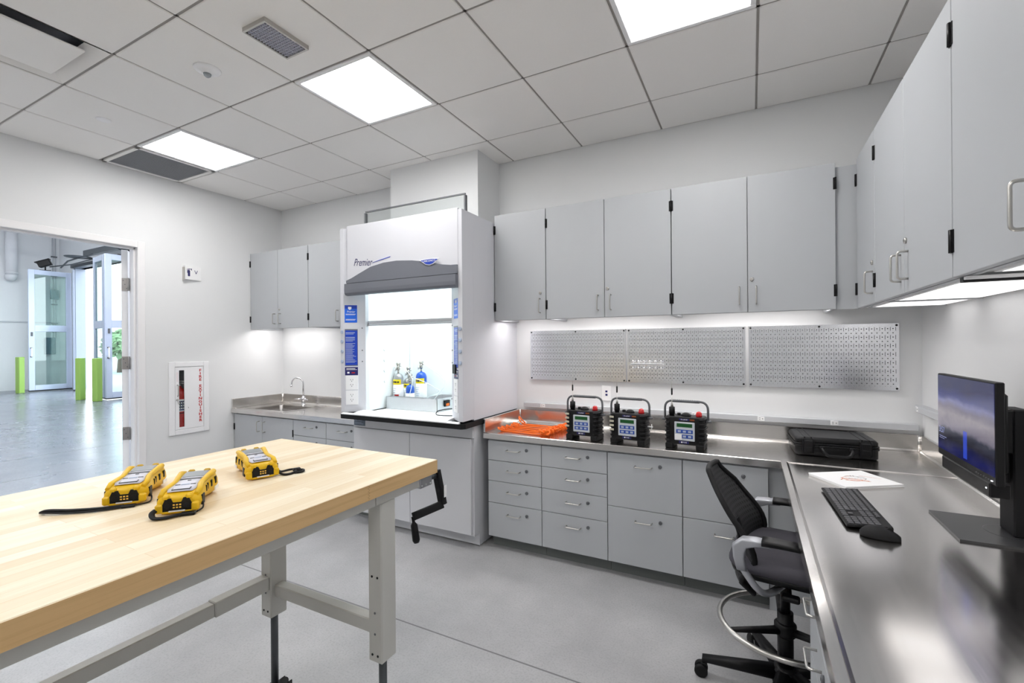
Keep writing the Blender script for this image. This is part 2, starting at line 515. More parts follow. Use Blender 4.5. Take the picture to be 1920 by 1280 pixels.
        bmesh.ops.remove_doubles(bm, verts=bm.verts, dist=1e-6)
        bmesh.ops.recalc_face_normals(bm, faces=bm.faces)
        bm.to_mesh(me); bm.free()
        me.update()
        o = bpy.data.objects.new(name, me)
        COL.objects.link(o)
        if parent is not None: o.parent = parent
        return o

def tag(o, label, cat, group=None, kind=None):
    o['label'] = label; o['category'] = cat
    if group: o['group'] = group
    if kind: o['kind'] = kind
    return o
def thing(name, label, cat, loc=(0, 0, 0), rz=0.0, group=None):
    o = bpy.data.objects.new(name, None)
    o.empty_display_size = 0.05
    COL.objects.link(o)
    o.location = loc; o.rotation_euler = (0, 0, rz)
    return tag(o, label, cat, group)
def struct(b, name, mats):
    o = b.build(name, mats); o['kind'] = 'structure'; return o
def copy_tree(o, parent=None):
    c = o.copy(); COL.objects.link(c)
    if parent is not None: c.parent = parent
    for ch in list(o.children): copy_tree(ch, c)
    return c
def arc(cx, cy, r, a0, a1, n):
    return [(cx + r * math.cos(a0 + (a1 - a0) * i / n), cy + r * math.sin(a0 + (a1 - a0) * i / n)) for i in range(n + 1)]
def rrect(x0, x1, y0, y1, r, n=4):
    return arc(x1 - r, y1 - r, r, 0, PI / 2, n) + arc(x0 + r, y1 - r, r, PI / 2, PI, n) + arc(x0 + r, y0 + r, r, PI, 1.5 * PI, n) + arc(x1 - r, y0 + r, r, 1.5 * PI, 2 * PI, n)
def bend(pts, r, n=5):
    """round the corners of a polyline"""
    P = [Vector(p) for p in pts]; out = [P[0]]
    for i in range(1, len(P) - 1):
        a, b, c = P[i - 1], P[i], P[i + 1]
        d0, d1 = (a - b), (c - b)
        k = min(r, d0.length * 0.49, d1.length * 0.49)
        p, q = b + d0.normalized() * k, b + d1.normalized() * k
        for j in range(n + 1):
            t = j / n
            out.append((1 - t) ** 2 * p + 2 * t * (1 - t) * b + t * t * q)
    out.append(P[-1]); return out
def spline(pts, n=8, closed=False):
    P = [Vector(p) for p in pts]; out = []; N = len(P)
    for i in range(N if closed else N - 1):
        p0 = P[(i - 1) % N] if (closed or i > 0) else P[i]
        p1, p2 = P[i], P[(i + 1) % N]
        p3 = P[(i + 2) % N] if (closed or i + 2 < N) else p2
        for j in range(n):
            t = j / n
            out.append(0.5 * ((2 * p1) + (p2 - p0) * t + (2 * p0 - 5 * p1 + 4 * p2 - p3) * t * t + (3 * p1 - p0 - 3 * p2 + p3) * t ** 3))
    if not closed: out.append(P[-1])
    return out
# matrices that stand text up: facing -Y (read from the room), facing +X, facing -X
def face_ny(x, y, z, rot=0.0): return Matrix.Translation((x, y, z)) @ Matrix(((1, 0, 0, 0), (0, 0, -1, 0), (0, 1, 0, 0), (0, 0, 0, 1))) @ Matrix.Rotation(rot, 4, 'Z')
def face_px(x, y, z): return Matrix.Translation((x, y, z)) @ Matrix(((0, 0, 1, 0), (1, 0, 0, 0), (0, 1, 0, 0), (0, 0, 0, 1)))
def face_nx(x, y, z): return Matrix.Translation((x, y, z)) @ Matrix(((0, 0, -1, 0), (-1, 0, 0, 0), (0, 1, 0, 0), (0, 0, 0, 1)))

# ------------------------------------------------------------------ the room
XL, XR, YB, YF, ZC = -4.818, 0.885, 3.45, -2.6, 3.048
WT = 0.12
struct(MB().box(XL, XR, YF, YB, -0.1, 0), 'floor', 'floor')
struct(MB().box(XL - WT, XR + WT, YB, YB + WT, 0, 3.4), 'wall_back', 'wall')
struct(MB().box(XR, XR + WT, YF - WT, YB, 0, 3.4), 'wall_right', 'wall')
struct(MB().box(XL - WT, XR, YF - WT, YF, 0, 3.4), 'wall_front', 'wall')
DY0, DY1, DZ = 0.95, 2.05, 2.37          # door opening in the left wall
GZ = 5.6
b = MB()
b.box(XL - WT, XL, YF, DY0, 0, 3.4).box(XL - WT, XL, DY0, DY1, DZ, 3.4)
b.box(XL - WT, XL, DY1, 2.334, 0, 3.4).box(XL - WT, XL, 2.586, YB, 0, 3.4).box(XL - WT, XL, 2.334, 2.586, 0, 0.70).box(XL - WT, XL, 2.334, 2.586, 1.302, 3.4)
struct(b, 'wall_left', 'wall')
struct(MB().box(-2.846, -1.934, 3.10, YB, 2.44, ZC), 'wall_chase', 'wall')
# door frame
b = MB()
for y0, y1 in ((DY1 - 0.002, DY1 + 0.055), (DY0 - 0.055, DY0 + 0.002)):
    b.box(XL - WT - 0.012, XL + 0.012, y0, y1, 0, DZ + 0.055, 0.004)
b.box(XL - WT - 0.012, XL + 0.012, DY0, DY1, DZ - 0.002, DZ + 0.055, 0.004)
b.box(XL - 0.07, XL - 0.025, DY1 - 0.018, DY1, 0, DZ, 0.003).box(XL - 0.07, XL - 0.025, DY0, DY0 + 0.018, 0, DZ, 0.003)
b.box(XL - 0.07, XL - 0.025, DY0, DY1, DZ - 0.018, DZ, 0.003)
struct(b, 'trim_1', 'frame')
# door leaf swung open into the garage, hinge edge towards the lab
hx, hy = XL - WT - 0.022, DY1 - 0.004
ang = R(113)
d = bpy.data.objects.new('door_1', None); COL.objects.link(d); d['kind'] = 'structure'
d.location = (hx, hy, 0); d.rotation_euler = (0, 0, R(149))
MB().box(0.006, 0.92, 0.006, 0.052, 0.01, DZ - 0.01, 0.002).build('leaf', 'white', d)
for z in (0.72, 1.35, 2.05):
    h = MB().box(0.0, 0.006, 0.0, 0.05, z - 0.057, z + 0.057, 0.001)
    h.cyl((-0.004, 0.0, z - 0.057), (-0.004, 0.0, z + 0.057), 0.008, n=10)
    for k in (-1, 0, 1): h.cyl((-0.0012, 0.026 + 0.012 * k, z + 0.035 * k), (0.0, 0.026 + 0.012 * k, z + 0.035 * k), 0.004, n=8, m=1)
    h.box(-0.03, -0.004, -0.004, 0.0, z - 0.057, z + 0.057)
    h.build('hinge', ['hinge', 'grey'], d)
MB().cyl((0.85, 0.052, 1.0), (0.85, 0.1, 1.0), 0.012).cyl((0.85, 0.1, 1.0), (0.74, 0.1, 1.0), 0.01).build('door_handle', 'nickel', d)

# ceiling: grid of lay-in tiles
TL = 0.6096
OX, OY = -1.791, 1.7924
skip = {(-4, 0), (-1, 0), (2, 0), (-5, 0), (-3, -2), (-4, -4), (-1, -4), (2, -4)}
lights_at = [(-4, 0), (-1, 0), (2, 0), (-4, -4), (-1, -4), (2, -4)]  # rear row is out of view, added to even out the lab lighting
b = MB()
for i in range(-5, 5):
    for j in range(-8, 3):
        x0, x1 = max(OX + i * TL, XL), min(OX + (i + 1) * TL, XR)
        y0, y1 = max(OY + j * TL, YF), min(OY + (j + 1) * TL, YB)
        if x1 - x0 < 0.01 or y1 - y0 < 0.01 or (i, j) in skip: continue
        b.box(x0 + 0.006, x1 - 0.006, y0 + 0.006, y1 - 0.006, ZC - 0.002, ZC + 0.02, 0.004)
b.box(XL, XR, YF, YB, ZC + 0.15, ZC + 0.2)
struct(b, 'ceiling', 'ceil')
b = MB()
for i in range(-4, 5):
    x = OX + i * TL
    b.box(x - 0.007, x + 0.007, YF, YB, ZC + 0.004, ZC + 0.03)
for j in range(-7, 3):
    y = OY + j * TL
    b.box(XL, XR, y - 0.007, y + 0.007, ZC + 0.004, ZC + 0.029)
for x0, x1, y0, y1 in ((XL, XL + 0.014, YF, YB), (XR - 0.014, XR, YF, YB), (XL, XR, YB - 0.014, YB), (XL, XR, YF, YF + 0.014)):
    b.box(x0, x1, y0, y1, ZC + 0.002, ZC + 0.028)
struct(b, 'trim_2', 'grid')

where = {(-4, 0): 'by the left wall beside the return-air grille', (-1, 0): 'in front of the fume hood, middle of the row', (2, 0): 'above the end of the counter run, largest in view',
         (-4, -4): 'added unseen in the rear row by the doorway', (-1, -4): 'added unseen in the middle of the rear row', (2, -4): 'added unseen in the rear row by the side counter'}
lp = None
for ij in lights_at:
    x0, y0 = OX + ij[0] * TL, OY + ij[1] * TL
    lab = 'square white ceiling light panel ' + where[ij]
    if lp is None:
        lp = thing('ceiling_light', lab, 'ceiling light', (x0 + TL / 2, y0 + TL / 2, ZC), 0, 'ceiling light panels')
        h = TL / 2 - 0.008
        f = MB()
        f.box(-h, h, -h, -h + 0.026, -0.006, 0.03, 0.003).box(-h, h, h - 0.026, h, -0.006, 0.03, 0.003)
        f.box(-h, -h + 0.026, -h + 0.026, h - 0.026, -0.006, 0.03, 0.003).box(h - 0.026, h, -h + 0.026, h - 0.026, -0.006, 0.03, 0.003)
        f.box(-h, h, -h, h, 0.03, 0.05)
        f.build('frame', 'white', lp)
        g = h - 0.026
        MB().box(-g, g, -g, g, 0.0, 0.008).build('diffuser', 'panel', lp)
    else:
        c = copy_tree(lp); c.location = (x0 + TL / 2, y0 + TL / 2, ZC); c['label'] = lab

# return-air grille next to the left wall
t = thing('return_grille', 'grey slatted return-air grille in the ceiling against the left wall', 'air vent', ((XL + OX - 4 * TL) / 2, OY + TL / 2, ZC))
w, h = (OX - 4 * TL - XL) / 2 - 0.012, TL / 2 - 0.012
f = MB().box(-w, w, -h, -h + 0.03, -0.006, 0.02, 0.002).box(-w, w, h - 0.03, h, -0.006, 0.02, 0.002).box(-w, -w + 0.03, -h, h, -0.006, 0.02, 0.002).box(w - 0.03, w, -h, h, -0.006, 0.02, 0.002)
f.build('frame', 'ceil', t)
s = MB()
n = 26
for k in range(n):
    x = -w + 0.036 + (2 * w - 0.072) * k / (n - 1)
    s.prism([(x - 0.007, 0.012), (x - 0.005, 0.012), (x + 0.006, -0.003), (x + 0.004, -0.003)], 'y', -h + 0.03, h - 0.03)
s.build('louvres', 'rail', t)
MB().box(-w + 0.03, w - 0.03, -h + 0.03, h - 0.03, 0.03, 0.034).build('backing', 'rail', t)
# plaque air diffuser
x0, y0 = OX - 3 * TL, OY - 2 * TL
t = thing('air_diffuser', 'square white plaque air diffuser in the ceiling with a dark slot around it', 'air vent', (x0 + TL / 2, y0 + TL / 2, ZC))
h = TL / 2 - 0.008
f = MB()
for sgn in (1, -1):
    f.loft([[(-h, sgn * h, 0), (h, sgn * h, 0), (h - 0.075, sgn * (h - 0.075), 0.05), (-h + 0.075, sgn * (h - 0.075), 0.05)]] * 1, 0, False, True)
    f.add([(sgn * h, -h, 0), (sgn * h, h, 0), (sgn * (h - 0.075), h - 0.075, 0.05), (sgn * (h - 0.075), -h + 0.075, 0.05)], [(0, 1, 2, 3)])
f.build('frame', 'ceil', t)
MB().box(-h, h, -h, h, 0.1, 0.11).build('backing', 'hoodgrey', t)
MB().box(-0.215, 0.205, -0.225, 0.225, -0.004, 0.008, 0.004).build('plaque', 'ceil', t)
# egg-crate fitting, sensor, sprinkler plate
t = thing('egg_crate_fitting', 'small silver egg-crate fitting on the ceiling near the middle light', 'ceiling fitting', (-2.118, 1.495, ZC))
MB().box(-0.085, 0.085, -0.122, -0.112, -0.024, 0.0, 0.001).box(-0.085, 0.085, 0.112, 0.122, -0.024, 0.0, 0.001).box(-0.085, -0.075, -0.112, 0.112, -0.024, 0, 0.001).box(0.075, 0.085, -0.112, 0.112, -0.024, 0, 0.001).build('frame', 'nickel', t)
s = MB()
for k in range(1, 10): s.box(-0.075 + 0.015 * k - 0.0009, -0.075 + 0.015 * k + 0.0009, -0.112, 0.112, -0.022, -0.006)
for k in range(1, 15): s.box(-0.075, 0.075, -0.112 + 0.015 * k - 0.0009, -0.112 + 0.015 * k + 0.0009, -0.022, -0.006)
s.build('louvre_grid', 'silverp', t)
MB().box(-0.075, 0.075, -0.112, 0.112, -0.005, 0.0).build('backing', 'white', t)
t = thing('occupancy_sensor', 'round white ceiling sensor with a small domed lens', 'sensor', (-2.705, 1.487, ZC))
MB().lathe([(0.068, 0.0), (0.066, -0.008), (0.055, -0.012), (0.03, -0.018), (0.028, -0.028), (0.0, -0.03)]).build('housing', 'white', t)
MB().lathe([(0.02, -0.028), (0.017, -0.04), (0.009, -0.047), (0.0, -0.049)], n=16).build('lens', 'lcd', t)
t = MB().lathe([(0.042, 0.0), (0.041, -0.006), (0.036, -0.009), (0.0, -0.009)]).build('sprinkler_cover', 'white')
t.location = (-3.925, 1.485, ZC); tag(t, 'flat round white sprinkler cover plate on the ceiling', 'sprinkler')

# ------------------------------------------------------------------ cabinets
def handle_v(x, z0, z1):
    return MB().tube(bend([(x, 0, z0), (x, -0.032, z0), (x, -0.032, z1), (x, 0, z1)], 0.012), 0.0042, 8)
def handle_h(x0, x1, z):
    return MB().tube(bend([(x0, 0, z), (x0, -0.034, z), (x1, -0.034, z), (x1, 0, z)], 0.012), 0.0042, 8)
def lock(x, z):
    return MB().tube([(x, 0, z), (x, -0.006, z), (x, -0.0075, z)], [0.011, 0.011, 0.008], 14).box(x - 0.001, x + 0.001, -0.0085, -0.007, z - 0.004, z + 0.004, m=1)
UH = 0.815
def wall_cabinet(label, loc, rz, doors, D=0.35, H=UH, group='grey wall cabinets', rec=0.05):
    """doors: (width, hinge side, lock) ; front at local y=0, x to the right"""
    t = thing('wall_cabinet', label, 'cabinet', loc, rz, group)
    W = sum(d[0] for d in doors)
    c = MB().box(0.002, W - 0.002, 0.004, D, rec + 0.012, H - 0.001).box(0.02, W - 0.02, 0.02, D, rec, rec + 0.012, m=1)
    c.box(0.002, W - 0.002, 0.004, 0.02, 0.0, rec + 0.012).box(0.002, 0.02, 0.02, D, 0.0, rec + 0.012).box(W - 0.02, W - 0.002, 0.02, D, 0.0, rec + 0.012)
    c.build('carcass', ['cab', 'cabin'], t)
    x = 0
    for w, hs, lk in doors:
        dr = MB().box(x + 0.002, x + w - 0.002, -0.02, 0.0, 0.001, H - 0.001, 0.0012).build('door', 'cab', t)
        hxp = x + w - 0.045 if hs == 'l' else x + 0.045
        hd = handle_v(hxp, 0.05, 0.152); hd.T = Matrix.Identity(4)
        o = hd.build('handle', 'nickel', dr); o.location = (0, -0.02, 0)
        e = x + 0.001 if hs == 'l' else x + w - 0.001
        for z in (0.105, 0.7):
            sgn = 1 if hs == 'l' else -1
            hg = MB().box(e - sgn * 0.004, e + sgn * 0.011, -0.0225, -0.019, z - 0.033, z + 0.033, 0.001)
            hg.cyl((e, -0.024, z - 0.033), (e, -0.024, z + 0.033), 0.005, n=8)
            hg.build('hinge', 'black', dr)
        if lk:
            xl = x + w - 0.045 if hs == 'l' else x + 0.022
            o = lock(xl, 0.195).build('lock', ['nickel', 'edge'], dr); o.location = (0, -0.02, 0)
        x += w
    return t
ZU = 1.672
YU = 3.09
wall_cabinet('two-door grey wall cabinet in the corner above the sink', (XL + 0.003, YU, ZU), 0, [(0.455, 'l', 0), (0.462, 'r', 1)])
wall_cabinet('single-door grey wall cabinet between the sink corner and the fume hood', (XL + 0.922, YU, ZU), 0, [(0.46, 'l', 0)])
wall_cabinet('single-door grey wall cabinet right beside the fume hood', (-1.77, YU, ZU), 0, [(0.432, 'l', 1)])
wall_cabinet('two-door grey wall cabinet above the first perforated panel', (-1.336, YU, ZU), 0, [(0.438, 'l', 0), (0.441, 'r', 1)])
wall_cabinet('two-door grey wall cabinet next to the corner filler panel', (-0.455, YU, ZU), 0, [(0.437, 'l', 0), (0.44, 'r', 1)])
XU = 0.536
wall_cabinet('narrow single-door grey wall cabinet in the inner corner', (XU, 3.07, ZU), R(-90), [(0.404, 'l', 1)], rec=0.008, D=0.346)
wall_cabinet('two-door grey wall cabinet over the side counter beyond the monitor', (XU, 2.664, ZU), R(-90), [(0.46, 'l', 0), (0.462, 'r', 1)], rec=0.008, D=0.346)
wall_cabinet('big grey wall cabinet over the side counter nearest the camera', (XU, 1.74, ZU), R(-90), [(0.46, 'l', 0), (0.462, 'r', 1)], rec=0.008, D=0.346)
tag(MB().box(0.4235, 0.5345, 3.092, 3.11, ZU, ZU + UH - 0.02).build('filler_panel', 'cab'), 'narrow grey filler panel closing the corner between the wall cabinets', 'panel')
# lamps beneath the wall cabinets
def under_lamp(label, loc, L, rz=0, hw=0.06):
    t = thing('undercabinet_light', label, 'light', loc, rz, 'lights under the wall cabinets')
    MB().box(-L / 2, L / 2, -hw, hw, -0.012, -0.0005, 0.002).build('housing', 'white', t)
    MB().box(-L / 2 + 0.02, L / 2 - 0.02, -hw + 0.008, hw - 0.008, -0.0135, -0.0115).build('lens', 'under', t)
    return t
under_lamp('slim lamp under the wall cabinets above the sink', (-4.36, 3.2, ZU + 0.05), 0.75)
under_lamp('slim lamp under the wall cabinet next to the fume hood', (-0.9, 3.2, ZU + 0.05), 0.8)
under_lamp('slim lamp under the single wall cabinet beside the fume hood', (-1.555, 3.2, ZU + 0.05), 0.38)
under_lamp('slim lamp under the wall cabinets above the middle perforated panel', (0.0, 3.2, ZU + 0.05), 0.8)
def flat_lamp(label, y0_, y1_, x0_=0.575, x1_=0.865):
    t = thing('undercabinet_light', label, 'light', ((x0_ + x1_) / 2, (y0_ + y1_) / 2, ZU + 0.008), 0, 'flat lamp panels under the side wall cabinets')
    w, l = (x1_ - x0_) / 2, (y1_ - y0_) / 2
    MB().box(-w, w, -l, l, -0.007, -0.0005, 0.001).build('housing', 'white', t)
    MB().box(-w + 0.012, w - 0.012, -l + 0.012, l - 0.012, -0.0078, -0.0065).build('diffuser', 'softlamp', t)
flat_lamp('flat white lamp panel under the narrow wall cabinet in the inner corner', 2.70, 3.03)
flat_lamp('flat white lamp panel under the side wall cabinets over the monitor', 1.79, 2.60)
flat_lamp('flat white lamp panel under the big side wall cabinet nearest the camera', 0.86, 1.66)
t = thing('light_track', 'thin black bar on the underside of the side wall cabinets', 'light track', (0.7, 1.725, ZU - 0.0005))
MB().box(-0.17, 0.14, -0.013, 0.013, -0.016, -0.001, 0.002).box(0.1, 0.14, -0.02, 0.02, -0.018, -0.001, 0.002).build('track', 'black', t)
MB().box(-0.17, 0.14, -0.03, -0.014, -0.01, -0.001, 0.001).build('cover', 'white', t)

def base_unit(name, label, loc, rz, W, fronts, D=0.55, group='grey base cabinets', doors=None, top=0.799):
    """fronts: list of (z0, z1) drawers; doors: list of (x0, x1, hinge)"""
    t = thing(name, label, 'cabinet', loc, rz, group)
    c = MB().box(0.001, W - 0.001, 0.022, D, 0.09, top)
    if top < 0.79: c.box(0.001, W - 0.001, 0.022, 0.04, top, 0.799).box(0.001, 0.02, 0.04, D, top, 0.799).box(W - 0.02, W - 0.001, 0.04, D, top, 0.799)
    c.build('carcass', 'cab', t)
    MB().box(0.001, W - 0.001, 0.075, D, 0.0, 0.09).build('toe_kick', 'toe', t)
    for z0, z1 in fronts:
        dr = MB().box(0.002, W - 0.002, 0.0, 0.02, z0, z1, 0.0012).build('drawer', 'cab', t)
        zh = (z0 + z1) / 2 + 0.012 if z1 - z0 < 0.2 else z1 - 0.068
        handle_h(W / 2 - 0.05, W / 2 + 0.05, zh).build('handle', 'nickel', dr)
        lock(W / 2 + 0.1, zh + 0.012).build('lock', ['grey', 'edge'], dr)
    for x0, x1, hs in (doors or []):
        dr = MB().box(x0 + 0.002, x1 - 0.002, 0.0, 0.02, 0.093, 0.79, 0.0012).build('door', 'cab', t)
        hxp = x1 - 0.045 if hs == 'l' else x0 + 0.045
        handle_v(hxp, 0.64, 0.74).build('handle', 'nickel', dr)
        e = x0 + 0.001 if hs == 'l' else x1 - 0.001
        for z in (0.2, 0.66):
            sgn = 1 if hs == 'l' else -1
            hg = MB().box(e - sgn * 0.004, e + sgn * 0.011, -0.0025, 0.001, z - 0.033, z + 0.033, 0.001)
            hg.cyl((e, -0.004, z - 0.033), (e, -0.004, z + 0.033), 0.005, n=8)
            hg.build('hinge', 'black', dr)
    return t
YC = 2.875
F4 = [(0.649, 0.79), (0.5, 0.645), (0.342, 0.496), (0.094, 0.338)]
F2 = [(0.452, 0.79), (0.094, 0.448)]
base_unit('base_cabinet', 'two-door grey sink cabinet at the far end under the sink', (XL + 0.025, YC, 0), 0, 0.92, [], doors=[(0, 0.458, 'l'), (0.458, 0.92, 'r')], top=0.62)
base_unit('drawer_cabinet', 'grey drawer cabinet next to the sink cabinet', (-3.872, YC, 0), 0, 0.445, F4)
base_unit('drawer_cabinet', 'grey drawer cabinet against the left side of the fume hood base', (-3.426, YC, 0), 0, 0.436, F4)
base_unit('drawer_cabinet', 'four-drawer grey cabinet against the right side of the fume hood base', (-1.725, YC, 0), 0, 0.429, F4)
base_unit('drawer_cabinet', 'four-drawer grey cabinet under the first two black gas monitors', (-1.295, YC, 0), 0, 0.463, F4)
base_unit('drawer_cabinet', 'grey cabinet with two deep drawers under the third black gas monitor', (-0.831, YC, 0), 0, 0.457, F2)
base_unit('drawer_cabinet', 'grey cabinet with two deep drawers behind the chair back', (-0.373, YC, 0), 0, 0.452, F2)
tag(MB().box(0.08, 0.62, 2.905, 2.925, 0.0, 0.80).build('knee_panel', 'cab'), 'grey panel closing the corner beside the knee space behind the chair', 'panel')
base_unit('drawer_cabinet', 'grey drawer cabinet under the side counter in front of the chair foot ring', (0.165, 1.772, 0), R(-90), 0.46, F4)
base_unit('drawer_cabinet', 'grey drawer cabinet under the side counter nearest the camera', (0.165, 1.311, 0), R(-90), 0.46, F4)

# ------------------------------------------------------------------ steel worktops
ZT = 0.845
t = thing('steel_worktop', 'L-shaped brushed steel worktop along the back and side walls', 'worktop', (-0.5, 3.1, 0.8))
b = MB().box(-1.755, XR - 0.001, 2.855, YB - 0.001, 0.8035, ZT, 0.003)
b.build('back_run', 'steel', t, True)
b = MB().box(0.137, XR - 0.001, -0.6, 2.854, 0.8035, ZT - 0.004, 0.002)
b.box(0.137, 0.163, -0.6, 2.854, ZT - 0.006, ZT + 0.001, 0.0015)
b.prism([(0.163, ZT + 0.0008), (0.163, ZT - 0.005), (0.172, ZT - 0.0035)], 'y', -0.6, 2.854)
b.build('side_run', 'steely', t, True)
b = MB().box(-1.735, XR - 0.02, YB - 0.019, YB - 0.001, ZT, 0.945, 0.003)
b.box(XR - 0.019, XR - 0.001, -0.6, YB - 0.02, ZT - 0.004, 0.945, 0.003)
b.box(-1.755, -1.738, 2.86, YB - 0.001, ZT, 0.945, 0.003)
# coves where the splash meets the top
b.prism([(YB - 0.019, ZT), (YB - 0.019, ZT + 0.012), (YB - 0.023, ZT + 0.004), (YB - 0.031, ZT)], 'x', -1.735, XR - 0.02)
b.prism([(XR - 0.019, ZT - 0.004), (XR - 0.019, ZT + 0.010), (XR - 0.023, ZT + 0.002), (XR - 0.031, ZT - 0.004)], 'y', -0.6, YB - 0.02)
b.cyl((XR - 0.022, YB - 0.022, ZT), (XR - 0.022, YB - 0.022, 0.944), 0.006, n=10)
b.cyl((-1.737, YB - 0.022, ZT), (-1.737, YB - 0.022, 0.944), 0.005, n=10)
b.build('backsplash', 'steel', t, True)

t = thing('sink_worktop', 'short brushed steel worktop holding the sink left of the fume hood', 'worktop', (-3.9, 3.1, 0.8))
sx0, sx1, sy0, sy1 = -4.60, -4.09, 2.955, 3.27
b = MB()
X0, X1 = XL + 0.002, -2.975
for a in ((X0, sx0, 2.855, YB - 0.001), (sx1, X1, 2.855, YB - 0.001), (sx0, sx1, 2.855, sy0), (sx0, sx1, sy1, YB - 0.001)):
    b.box(a[0], a[1], a[2], a[3], 0.8035, ZT, 0.0)
b.box(-4.045, -4.03, 2.89, YB - 0.02, ZT - 0.001, ZT + 0.004, 0.0015)
b.box(X0 + 0.02, -4.03, 2.875, 2.889, ZT - 0.001, ZT + 0.004, 0.0015)
b.build('top', 'steel', t, True)
b = MB()
zb = 0.66
b.box(sx0, sx1, sy0, sy1, zb - 0.006, zb)
b.box(sx0 - 0.004, sx0, sy0, sy1, zb, 0.8034).box(sx1, sx1 + 0.004, sy0, sy1, zb, 0.8034).box(sx0, sx1, sy0 - 0.004, sy0, zb, 0.8034).box(sx0, sx1, sy1, sy1 + 0.004, zb, 0.8034)
for cx, cy in ((sx0, sy0), (sx0, sy1), (sx1, sy0), (sx1, sy1)):
    b.cyl((cx, cy, zb), (cx, cy, ZT - 0.002), 0.018, n=12)
b.lathe([(0.045, 0.001), (0.043, 0.003), (0.03, 0.001), (0.0, 0.0)], ((sx0 + sx1) / 2, (sy0 + sy1) / 2, zb))
b.build('sink_basin', 'sinksteel', t, True)
b = MB().box(X0 + 0.02, X1, YB - 0.019, YB - 0.001, ZT, 0.945, 0.003).box(X0, X0 + 0.018, 2.86, YB - 0.001, ZT, 0.945, 0.003)
b.cyl((X0 + 0.021, YB - 0.022, ZT), (X0 + 0.021, YB - 0.022, 0.944), 0.006, n=10)
b.prism([(YB - 0.019, ZT), (YB - 0.019, ZT + 0.012), (YB - 0.023, ZT + 0.004), (YB - 0.031, ZT)], 'x', X0 + 0.02, X1)
b.build('backsplash', 'steel', t, True)
# faucet
t = thing('faucet', 'chrome gooseneck faucet with two lever handles behind the sink', 'faucet', (-4.335, 3.345, ZT))
MB().lathe([(0.026, 0), (0.026, 0.006), (0.02, 0.012), (0.018, 0.05), (0.024, 0.055), (0.024, 0.08), (0.016, 0.09), (0.014, 0.1), (0.0, 0.1)]).build('body', 'chrome', t)
p = [(0, 0, 0.09), (0, 0, 0.22)] + [(-0.055 + 0.055 * math.cos(a), -0.03 + 0.03 * math.cos(a), 0.235 + 0.062 * math.sin(a)) for a in [PI * k / 12 for k in range(13)]] + [(-0.113, -0.062, 0.215)]
MB().tube(p, 0.008, 12).cyl((-0.1125, -0.0615, 0.222), (-0.114, -0.063, 0.198), 0.0105).build('spout', 'chrome', t)
for sg in (-1, 1):
    h = MB().cyl((0, 0, 0.064), (sg * 0.05, -0.004, 0.066), 0.013, 0.011).tube([(sg * 0.048, -0.004, 0.066), (sg * 0.075, -0.02, 0.066), (sg * 0.105, -0.03, 0.062)], [0.011, 0.006, 0.005], 8)
    h.build('lever_handle', 'chrome', t)

# ------------------------------------------------------------------ fume hood
HX0, HX1, HY, HZ0, HZ1 = -2.955, -1.775, 2.63, 0.945, 2.43
t = thing('fume_hood', 'tall white fume hood with a grey visor and a raised glass sash', 'fume hood', ((HX0 + HX1) / 2, 3.0, HZ0))
sh = MB()
sh.box(HX1 - 0.018, HX1, HY + 0.1405, YB - 0.001, HZ0, HZ1).box(HX0, HX0 + 0.018, HY + 0.1405, YB - 0.001, HZ0, HZ1)
sh.box(HX0 + 0.018, HX1 - 0.018, YB - 0.02, YB - 0.001, HZ0, HZ1)
sh.box(HX0 + 0.018, HX1 - 0.018, 2.78, 3.095, HZ1 - 0.03, HZ1 - 0.002)
sh.build('shell', 'hood', t, True)
# front corner posts: flat strip, then a face turned in towards the opening
def post(sg):
    xo = HX0 if sg > 0 else HX1
    P = [(xo, HY), (xo + sg * 0.034, HY), (xo + sg * 0.165, HY + 0.105), (xo + sg * 0.165, HY + 0.14), (xo, HY + 0.14)]
    return MB().prism(P, 'z', HZ0 + 0.01, HZ1)
pl = post(1).build('corner_post', 'hood', t, True)
pr = post(-1).build('corner_post', 'hood', t, True)
MB().box(HX0 + 0.08, HX1 - 0.03, HY - 0.004, HY + 0.012, 2.0, HZ1 + 0.012, 0.003).build('front_panel', 'hood', t, True)
vp = [(-2.873, 2.006), (-2.815, 2.022), (-2.74, 2.05), (-2.61, 2.096), (-2.48, 2.116), (-2.35, 2.12), (-2.20, 2.108), (-2.1, 2.092), (-2.0, 2.07), (-1.93, 2.055), (-1.86, 2.046), (-1.807, 2.045)]
b = MB()
b.prism([(-2.873, 1.985), (-1.807, 1.985)] + list(reversed(vp)), 'y', HY - 0.016, HY - 0.003)
prof = [(HY - 0.002, 1.978), (HY - 0.034, 1.978), (HY - 0.036, 1.93), (HY - 0.034, 1.905), (HY - 0.024, 1.89), (HY - 0.002, 1.885)]
b.prism(prof, 'x', -2.873, -1.807)
b.build('visor', 'hoodgrey', t, True)
MB().box(-2.87, -1.81, HY - 0.012, HY + 0.01, 1.977, 1.986).build('visor_groove', 'edge', t, True)
